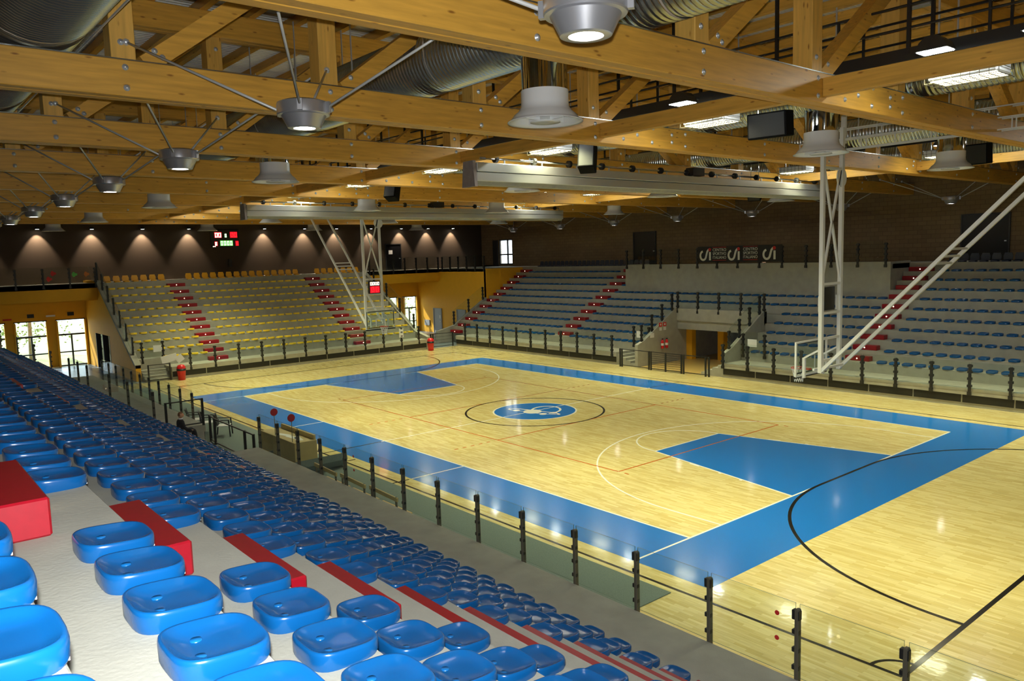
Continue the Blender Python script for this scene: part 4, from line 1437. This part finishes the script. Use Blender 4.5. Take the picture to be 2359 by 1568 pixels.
# ------------------------------------------------------------------ scoreboard, wall washers, banner
t = thing('scoreboard', 'black electronic scoreboard with red and green digits on the west wall', 'scoreboard', (XW + 0.1, 0.05, 8.1))
MB().bbox(XW + 0.01, XW + 0.16, -1.05, 1.12, 8.02, 9.36, 0.02).build('case', M_BLACK, t)
fx = XW + 0.162
MB().box(fx, fx + 0.003, -0.80, -0.24, 8.74, 9.18).build('display', M_REDGLOW, t)
MB().box(fx, fx + 0.003, 0.40, 0.97, 8.74, 9.20).build('display', M_REDGLOW, t)
MB().box(fx, fx + 0.003, -0.40, 0.60, 8.12, 8.54).build('display', M_GREENGLOW, t)
MB().box(fx, fx + 0.003, -0.82, -0.58, 8.12, 8.46).build('display', M_REDGLOW, t)
MB().box(fx, fx + 0.003, 0.80, 1.04, 8.12, 8.50).build('display', M_REDGLOW, t)
digits(t, M_WARMLED, fx + 0.004, -0.75, 8.78, 0.2, 0.34, 0.05, 2, 0.06, 1)
digits(t, M_REDLED, fx + 0.004, 0.46, 8.78, 0.2, 0.36, 0.05, 2, 0.06, 1)
digits(t, M_GREENLED, fx + 0.004, -0.34, 8.16, 0.16, 0.33, 0.045, 4, 0.08, 1)
digits(t, M_GREENLED, fx + 0.004, 0.0, 8.78, 0.13, 0.26, 0.04, 1, 0.1, 1)
digits(t, M_WARMLED, fx + 0.004, -0.78, 8.16, 0.14, 0.26, 0.04, 1, 0.1, 1)
digits(t, M_REDLED, fx + 0.004, 0.86, 8.16, 0.14, 0.28, 0.04, 1, 0.1, 1)
for yy in (-0.92, -0.80):
    MB().cyl((fx, yy, 8.08), (fx + 0.006, yy, 8.08), 0.04, 10).build('foul_dot', M_WARMLED, t)
ws_b = MB().lathe([(0.0, 0.14), (0.13, 0.14), (0.15, 0.1), (0.15, 0.0), (0.12, -0.002)], n=16).mesh('housing', M_BLACK)
ws_l = MB().lathe([(0.0, 0.0), (0.12, 0.0)], n=14).mesh('lens', M_LENS)
ws_a = MB().box(-0.4, 0.0, -0.02, 0.02, 0.05, 0.09).mesh('arm', M_BLACK)
n = 0
for y in (-16.0, -12.6, -9.3, -6.0, -2.75, 3.1, 6.5, 9.4, 12.7, 15.8, 18.7, 21.5):
    n += 1
    t = thing('wall_washer', f'small black wall lamp throwing a warm cone on the west wall, {nth(n)} from the south', 'lamp', (XW + 0.45, y, 9.4), 'wall lamps over the west gallery')
    link('housing', ws_b, t)
    link('lens', ws_l, t)
    link('arm', ws_a, t)
    spot('wash_beam', (XW + 0.45, y, 9.38), (XW + 0.02, y, 8.1), WASH_W, 74, 0.5, (1.0, 0.80, 0.62), t, 0.05)

bn = thing('banner', 'black banner reading CENTRO SPORTIVO ITALIANO with three white emblems on the railing', 'banner', (-3.0, 19.27, 6.0))
bx0, bx1, bz0, bz1 = -5.75, 0.2, 5.93, 6.93
MB().box(bx0, bx1, 19.26, 19.28, bz0, bz1).build('cloth', mat('banner_cloth', (0.006, 0.006, 0.006), 0.7), bn)
M_BW = mat('banner_white', (0.72, 0.72, 0.62), 0.7)
M_BR = mat('banner_red', (0.5, 0.02, 0.02), 0.7)


def ribbon(pts, w_, y):
    mb = MB().strip(pts, w_, 0, 0.004)
    mb.v = [(a, y - c, b) for a, b, c in mb.v]
    mb.f = [tuple(reversed(f)) for f in mb.f]
    return mb


for j, ex in enumerate((-5.15, -3.05, -0.62)):
    ez = 6.42
    pts = [(ex - 0.18 + 0.22 * math.cos(a), ez - 0.06 + 0.27 * math.sin(a)) for a in [PI * 0.55 + (PI * 1.30) * i / 16 for i in range(17)]]
    pts += [(ex + 0.08, ez + 0.05), (ex + 0.13, ez + 0.2), (ex + 0.22, ez + 0.30), (ex + 0.34, ez + 0.33)]
    ribbon(pts, 0.13, 19.255).build('emblem_curve', M_BW, bn)
    ribbon([(ex + 0.33, ez - 0.36), (ex + 0.33, ez + 0.16)], 0.14, 19.255).build('emblem_stem', M_BW, bn)
    MB().cyl((ex + 0.31, 19.25, ez + 0.31), (ex + 0.31, 19.256, ez + 0.31), 0.105, 16).build('emblem_dot', M_BR, bn)
for ex in (-4.62, -2.42):
    for r, word in enumerate(('CENTRO', 'SPORTIVO', 'ITALIANO')):
        me = text_mesh(word, 0.25, M_BW, 0.002)
        wd = max(v.co.x for v in me.vertices)
        o = link('lettering', me, bn, (ex - (-3.0), 19.25 - 19.27, 6.62 - 0.235 * r - 6.0), (PI / 2, 0, 0))
        o.scale = (1.0 / wd, 1, 1)
    for zz in (6.86, 6.06):
        MB().box(ex, ex + 1.0, 19.25, 19.256, zz - 0.012, zz + 0.012).build('rule', M_BR, bn)

# ------------------------------------------------------------------ small things
def bin_(x, y, lab):
    t = thing('litter_bin', lab, 'bin', (x, y, 0), 'red litter bins')
    red_p = mat('red_bin', (0.55, 0.01, 0.015), 0.35)
    MB().lathe([(0.0, 0.0), (0.20, 0.0), (0.24, 0.5), (0.245, 0.56)], (x, y, 0), 20).build('body', red_p, t)
    MB().lathe([(0.26, 0.55), (0.26, 0.68), (0.2, 0.68)], (x, y, 0), 20).build('collar', M_BLACK, t)
    MB().lathe([(0.25, 0.66), (0.245, 0.76), (0.17, 0.88), (0.0, 0.93)], (x, y, 0), 20).build('dome_lid', red_p, t)


bin_(-22.6, -7.9, 'red dome-top litter bin by the steps of the yellow stand')
bin_(-22.3, 9.6, 'red dome-top litter bin by the northwest gate')
# grey-green mat
o = MB().bbox(-21.0, 15.6, -12.45, -10.2, 0.0, 0.02, 0.004).build('floor_mat', M_MAT)
tag(o, 'long grey-green protective mat on the floor below the near railing', 'mat')
# mat roll
o = MB().prism([(0.02 + 0.0, 0.02), (0.6, 0.02), (0.85, 0.08), (1.0, 0.3), (0.96, 0.52), (0.92, 0.5), (0.95, 0.3), (0.82, 0.13), (0.6, 0.05), (0.02, 0.05)], 1, -12.3, -10.3).build('curled_mat', M_MAT)
o.location = (1.4, 0, 0.005)
tag(o, 'curled-up end of a grey mat beside the scorers table', 'mat')
# scorers' table
t = thing('scorers_table', 'long wooden scorers table with panelled ends below the near railing', 'table', (-0.4, -11.0, 0))
MB().bbox(-1.75, 1.05, -11.5, -10.7, 0.76, 0.80, 0.008).build('table_top', M_TABLE, t)
MB().bbox(0.97, 1.05, -11.5, -10.7, 0.02, 0.76, 0.008).build('end_panel', M_TABLE, t)
MB().bbox(-1.75, -1.67, -11.5, -10.7, 0.02, 0.76, 0.008).build('end_panel', M_TABLE, t)
MB().bbox(-1.67, 0.97, -10.78, -10.7, 0.02, 0.95, 0.008).build('front_panel', M_TABLE, t)
MB().box(-1.0, 0.97, -11.4, -11.36, 0.05, 0.76).build('modesty_panel', M_TABLE, t)
for i, (x, y, a) in enumerate(((0.1, -11.15, 0.1), (0.5, -11.1, -0.2), (-0.5, -11.2, 0.3))):
    o = link('paper_sheet', MB().box(-0.3, 0.3, -0.1, 0.1, 0, 0.004).mesh('paper_sheet', M_PAPER), None, (x, y, 0.80), (0, 0, a))
    tag(o, f'white paper sheet lying on the scorers table, {nth(i + 1)} of three', 'paper', 'papers on the table')
for i, x in enumerate((1.6, 3.0)):
    x -= 2.2
    t = thing('signal_paddle', f'red round signal paddle standing over the near railing, {["west", "east"][i]} one', 'paddle', (x, -11.6, 0.02), 'red paddles')
    MB().cyl((x, -11.45, 0.805), (x, -11.45, 1.50), 0.012, 8).build('stick', M_DSTEEL, t)
    MB().cyl((x + 0.008, -11.45, 1.62), (x - 0.008, -11.45, 1.62), 0.13, 20).build('disc', M_RED, t)


def plastic_chair(x, y, rz, lab, m=M_BLACK):
    t = thing('garden_chair', lab, 'chair', (x, y, 0.02), 'plastic armchairs by the gate')
    t.rotation_euler = (0, 0, rz)
    g = lambda mb, n, mm=m: link(n, mb.mesh(n, mm), t)
    g(MB().bbox(-0.24, 0.24, -0.22, 0.24, 0.40, 0.43, 0.01), 'seat', M_WSTEEL)
    b = MB()
    for i in range(5):
        u = -0.19 + 0.095 * i
        b.bar((u, -0.22, 0.43), (u * 1.1, -0.33, 0.86), 0.06, 0.02)
    b.bar((-0.25, -0.335, 0.87), (0.25, -0.335, 0.87), 0.06, 0.03)
    g(b, 'backrest')
    for sx in (-1, 1):
        g(MB().bar((sx * 0.27, 0.24, 0.65), (sx * 0.27, -0.30, 0.67), 0.05, 0.03), 'armrest')
        g(MB().bar((sx * 0.28, 0.26, 0.0), (sx * 0.26, 0.22, 0.65), 0.045, 0.045), 'leg')
        g(MB().bar((sx * 0.27, -0.32, 0.0), (sx * 0.25, -0.24, 0.62), 0.045, 0.045), 'leg')


plastic_chair(-5.5, -11.5, -0.5, 'black plastic armchair by the near gate, closest to the court')
plastic_chair(-6.6, -11.75, -0.35, 'black plastic armchair by the near gate, middle of three')
plastic_chair(-7.6, -11.95, -0.4, 'black plastic armchair by the near gate, farthest of three')
# low wooden bench frames below the railing
for i, x in enumerate((5.0, 6.6, 8.2)):
    t = thing('team_bench', f'low wooden bench frame under the near railing, {nth(i + 1)} from the table', 'bench', (x, -12.0, 0.02), 'team benches')
    MB().bbox(x - 0.7, x + 0.7, -12.3, -11.95, 0.42, 0.46, 0.008).build('seat', M_TABLE, t)
    MB().bar((x - 0.68, -12.35, 0.9), (x + 0.68, -12.35, 0.86), 0.04, 0.10).build('backrest', M_TABLE, t)
    for sx in (-0.6, 0.6):
        MB().box(x + sx - 0.03, x + sx + 0.03, -12.3, -12.24, 0.02, 0.42).build('leg', M_DSTEEL, t)
        MB().box(x + sx - 0.03, x + sx + 0.03, -12.02, -11.96, 0.02, 0.42).build('leg', M_DSTEEL, t)
        MB().box(x + sx - 0.02, x + sx + 0.02, -12.36, -12.32, 0.42, 0.92).build('back_post', M_DSTEEL, t)
# fire extinguishers and signs on the tunnel side wall
for i, y in enumerate((14.75, 15.15)):
    t = thing('fire_extinguisher', f'red fire extinguisher on the tunnel wall, {["nearer the court", "deeper in the tunnel"][i]}', 'extinguisher', (-5.0, y, 0.9), 'fire extinguishers')
    er = mat('extinguisher_red', (0.60, 0.01, 0.015), 0.3)
    MB().lathe([(0.0, 0.0), (0.085, 0.0), (0.09, 0.03), (0.09, 0.42), (0.06, 0.5), (0.03, 0.53), (0.0, 0.54)], (-4.99, y, 0.9), 16).build('cylinder', er, t)
    MB().box(-5.01, -4.97, y - 0.03, y + 0.06, 1.43, 1.5).build('valve', M_BLACK, t)
    MB().lathe([(0.092, 0.18), (0.092, 0.32)], (-4.99, y, 0.9), 16).build('paper_label', M_PAPER, t)
SG = mat('sign_red', (0.6, 0.02, 0.02), 0.6)
for i, y in enumerate((14.7, 15.1)):
    t = thing('safety_sign', f'red and white extinguisher sign over the {["first", "second"][i]} extinguisher', 'sign', (-5.09, y, 2.2), 'safety signs')
    MB().box(-5.097, -5.085, y - 0.14, y + 0.14, 2.22, 2.46).build('sign_plate', SG, t)
    MB().box(-5.097, -5.085, y - 0.12, y + 0.12, 1.98, 2.18).build('text_plate', M_PAPER, t)
    MB().cyl((-5.085, y, 2.34), (-5.082, y, 2.34), 0.06, 12).build('symbol', M_PAPER, t)
P('camera_sign', 'small pale notice on the tunnel side wall near the parapet', 'sign', M_PAPER, -5.097, -5.085, 13.75, 14.1, 1.62, 1.9)
P('walkway_notice', 'white printed notice on glass above the west tunnel stairs', 'notice', M_PAPER, -6.35, -5.85, 13.97, 13.985, 1.55, 1.95)
P('stair_notice', 'white printed notice on glass above the east tunnel stairs', 'notice', M_PAPER, 1.4, 1.95, 13.97, 13.985, 1.55, 1.95)
P('corner_notice', 'white printed notice on glass at the south corner of the yellow stand', 'notice', M_PAPER, -24.53, -24.515, -8.85, -8.3, 1.6, 2.0)
P('stand_notice', 'upright white notice on the yellow stand railing under the basket', 'notice', M_PAPER, -23.0, -22.985, 7.4, 7.75, 1.1, 1.75)
o = P('stair_banner', 'tilted white placard by the steps of the yellow stand', 'placard', M_PAPER, -0.01, 0.01, -0.45, 0.45, -0.22, 0.22)
o.location = (-23.4, -8.3, 1.25)
o.rotation_euler = (0.18, 0, 0)
o = P('round_poster', 'small white poster leaning beside the tilted placard', 'poster', M_PAPER, -0.01, 0.01, -0.22, 0.22, -0.2, 0.2)
o.location = (-23.25, -7.75, 1.2)
o.rotation_euler = (0.6, 0, 0)
# exit and safety signs above the lobby windows
for i, y in enumerate((-16.1, -13.4, -11.0)):
    P('exit_sign', f'small dark and white emergency sign above the lobby windows, {nth(i + 1)} from the south', 'sign', M_BLACK, XW + 0.0, XW + 0.03, y - 0.2, y + 0.2, 3.5, 3.75)['group'] = 'emergency signs'
    MB().box(XW + 0.03, XW + 0.034, y - 0.09, y + 0.09, 3.53, 3.72).build('pictogram', M_PAPER, bpy.data.objects[-1] if False else None) if False else None
P('fire_sign', 'flat red sign above the lobby windows', 'sign', SG, XW, XW + 0.03, -15.0, -14.5, 3.42, 3.52)
P('lobby_light', 'pale oblong emergency lamp above the lobby windows', 'lamp', M_WHITE, XW, XW + 0.08, -12.5, -11.95, 3.5, 3.62)
P('wall_panel', 'grey control box on the orange corner wall', 'box', M_GREY, -35.0, -34.2, 17.5, 17.6, 0.6, 1.1)
P('junction_box', 'grey electrical box high under the roof by the catwalk', 'box', M_GREY, 16.4, 16.95, -2.3, -2.1, 12.3, 12.9)
P('wall_socket_box', 'small dark device box under the scoreboard', 'box', M_BLACK, XW, XW + 0.1, 0.2, 0.45, 6.5, 7.1)
for nm, lab, y, z, m in (('window_sticker', 'red sticker figure on the southwest gallery glass, upper', -12.5, 6.45, SG), ('window_sticker', 'red sticker figure on the southwest gallery glass, lower', -12.75, 6.1, SG), ('window_sticker', 'green sticker figure on the southwest gallery glass', -11.3, 6.35, mat('sticker_green', (0.1, 0.5, 0.08), 0.6)), ('window_sticker', 'orange sticker figure on the southwest gallery glass', -10.6, 6.35, mat('sticker_orange', (0.5, 0.16, 0.03), 0.6))):
    mb = MB().prism([(y + 0.16 * math.cos(a), z + 0.14 * math.sin(a) * (1 + 0.4 * math.cos(3 * a))) for a in [2 * PI * i / 14 for i in range(14)]], 0, -31.93, -31.925)
    tag(mb.build(nm, m), lab, 'sticker', 'glass stickers')
for i, (x, z) in enumerate(((19.3, 1.62), (19.3, 1.25), (6.9, 1.62), (6.9, 1.25))):
    o = MB().cyl((x, -12.455, z), (x, -12.449, z), 0.035, 14).build('warning_dot', SG)
    tag(o, f'red warning dot on the near railing glass, {["upper", "lower"][i % 2]} one {["near the corner arc", "near the centre"][i // 2]}', 'sticker', 'warning dots')

# person seated on the floor-level seats behind the near gate, only head and shoulders showing
pe = thing('person', 'person in dark clothes and white collar seated behind the near gate', 'person', (-4.1, -13.55, 0.62))
st = thing('low_stool', 'low dark stool under the person behind the near gate', 'stool', (-4.1, -13.55, 0))
MB().bbox(-4.3, -3.9, -13.75, -13.35, 0.58, 0.62, 0.01).build('seat', M_DSTEEL, st)
for sx in (-1, 1):
    for sy in (-1, 1):
        MB().cyl((-4.1 + sx * 0.16, -13.55 + sy * 0.16, 0), (-4.1 + sx * 0.16, -13.55 + sy * 0.16, 0.58), 0.018, 6).build('leg', M_DSTEEL, st)


def skin_body(name, m, verts, edges, rad, parent, sub=2):
    me = bpy.data.meshes.new(name)
    me.from_pydata(verts, edges, [])
    o = bpy.data.objects.new(name, me)
    COL.objects.link(o)
    o.modifiers.new('skin', 'SKIN')
    for i, r in enumerate(rad):
        me.skin_vertices[0].data[i].radius = (r, r)
        me.skin_vertices[0].data[i].use_root = (i == 0)
    sm = o.modifiers.new('sub', 'SUBSURF')
    sm.levels = sm.render_levels = sub
    dg = bpy.context.evaluated_depsgraph_get()
    nm = bpy.data.meshes.new_from_object(o.evaluated_get(dg))
    bpy.data.objects.remove(o)
    nm.materials.clear()
    nm.materials.append(m)
    nm.polygons.foreach_set('use_smooth', [True] * len(nm.polygons))
    return link(name, nm, parent)


# faces the court (+y), seated on the walkway edge bench
V = [(0, 0, 0.12), (0, 0.0, 0.32), (0, 0.02, 0.5), (0, 0.03, 0.58), (-0.17, 0.02, 0.5), (0.17, 0.02, 0.5), (-0.24, 0.08, 0.26), (0.24, 0.08, 0.26), (-0.2, 0.3, 0.17), (0.2, 0.3, 0.17),
     (-0.1, 0.05, 0.1), (0.1, 0.05, 0.1), (-0.12, 0.45, 0.14), (0.12, 0.45, 0.14), (-0.12, 0.5, -0.25), (0.12, 0.5, -0.25), (-0.12, 0.52, -0.6), (0.12, 0.52, -0.6), (-0.12, 0.64, -0.66), (0.12, 0.64, -0.66)]
E_ = [(0, 1), (1, 2), (2, 3), (2, 4), (2, 5), (4, 6), (5, 7), (6, 8), (7, 9), (0, 10), (0, 11), (10, 12), (11, 13), (12, 14), (13, 15), (14, 16), (15, 17), (16, 18), (17, 19)]
RD = [0.15, 0.15, 0.13, 0.06, 0.08, 0.08, 0.055, 0.055, 0.04, 0.04, 0.1, 0.1, 0.075, 0.075, 0.06, 0.06, 0.045, 0.045, 0.04, 0.04]
pe.location = (-4.1, -13.55, 0.62)
skin_body('body', M_CLOTH, V, E_, RD, pe)
hd = MB()
nu, nvv = 18, 12
vs, fs = [], []
for j in range(nvv + 1):
    ph = PI * j / nvv
    for i in range(nu):
        th = 2 * PI * i / nu
        r = 0.085 * (1 + 0.12 * math.cos(th - PI / 2) * math.sin(ph))
        vs.append((r * math.sin(ph) * math.cos(th) * 0.92, 0.03 + r * math.sin(ph) * math.sin(th) * 1.12 + (0.018 if (abs(th - PI / 2) < 0.2 and 5 < j < 9) else 0), 0.73 + 0.115 * math.cos(ph)))
for j in range(nvv):
    for i in range(nu):
        k = (i + 1) % nu
        fs.append((j * nu + i, (j + 1) * nu + i, (j + 1) * nu + k, j * nu + k))
hd.add(vs, fs)
hd.sm = True
head = link('head', hd.mesh('head', M_SKIN), pe)
hr = MB()
vs2 = [(x * 1.07, 0.03 + (y - 0.03) * 1.07 - 0.006, 0.73 + (z - 0.73) * 1.05 + 0.004) for x, y, z in vs]
hr.add(vs2, [f for f in fs if all((vs[i][2] > 0.77 or (vs[i][1] < 0.03 and vs[i][2] > 0.68)) for i in f)])
hr.sm = True
link('hair', hr.mesh('hair', M_HAIR), head)
for sx in (-1, 1):
    link('ear', MB().lathe([(0.0, -0.03), (0.012, -0.02), (0.014, 0.0), (0.012, 0.02), (0.0, 0.03)], (sx * 0.082, 0.03, 0.72), 8).mesh('ear', M_SKIN), head)
    link('eye', MB().lathe([(0.0, -0.008), (0.008, 0.0), (0.0, 0.008)], (sx * 0.03, 0.125, 0.735), 8).mesh('eye', M_BLACK), head)
    for f in range(5):
        a = (f - 2) * 0.25
        MBf = MB().cyl((sx * 0.2 + 0.016 * (f - 2), 0.33, 0.165), (sx * 0.2 + 0.02 * (f - 2), 0.39 - 0.02 * abs(f - 2), 0.15), 0.009, 6)
        link('finger', MBf.mesh('finger', M_SKIN), pe)
link('collar', MB().lathe([(0.075, 0.0), (0.085, 0.03), (0.07, 0.05)], (0, 0.03, 0.575), 14).mesh('collar', M_PAPER), pe)
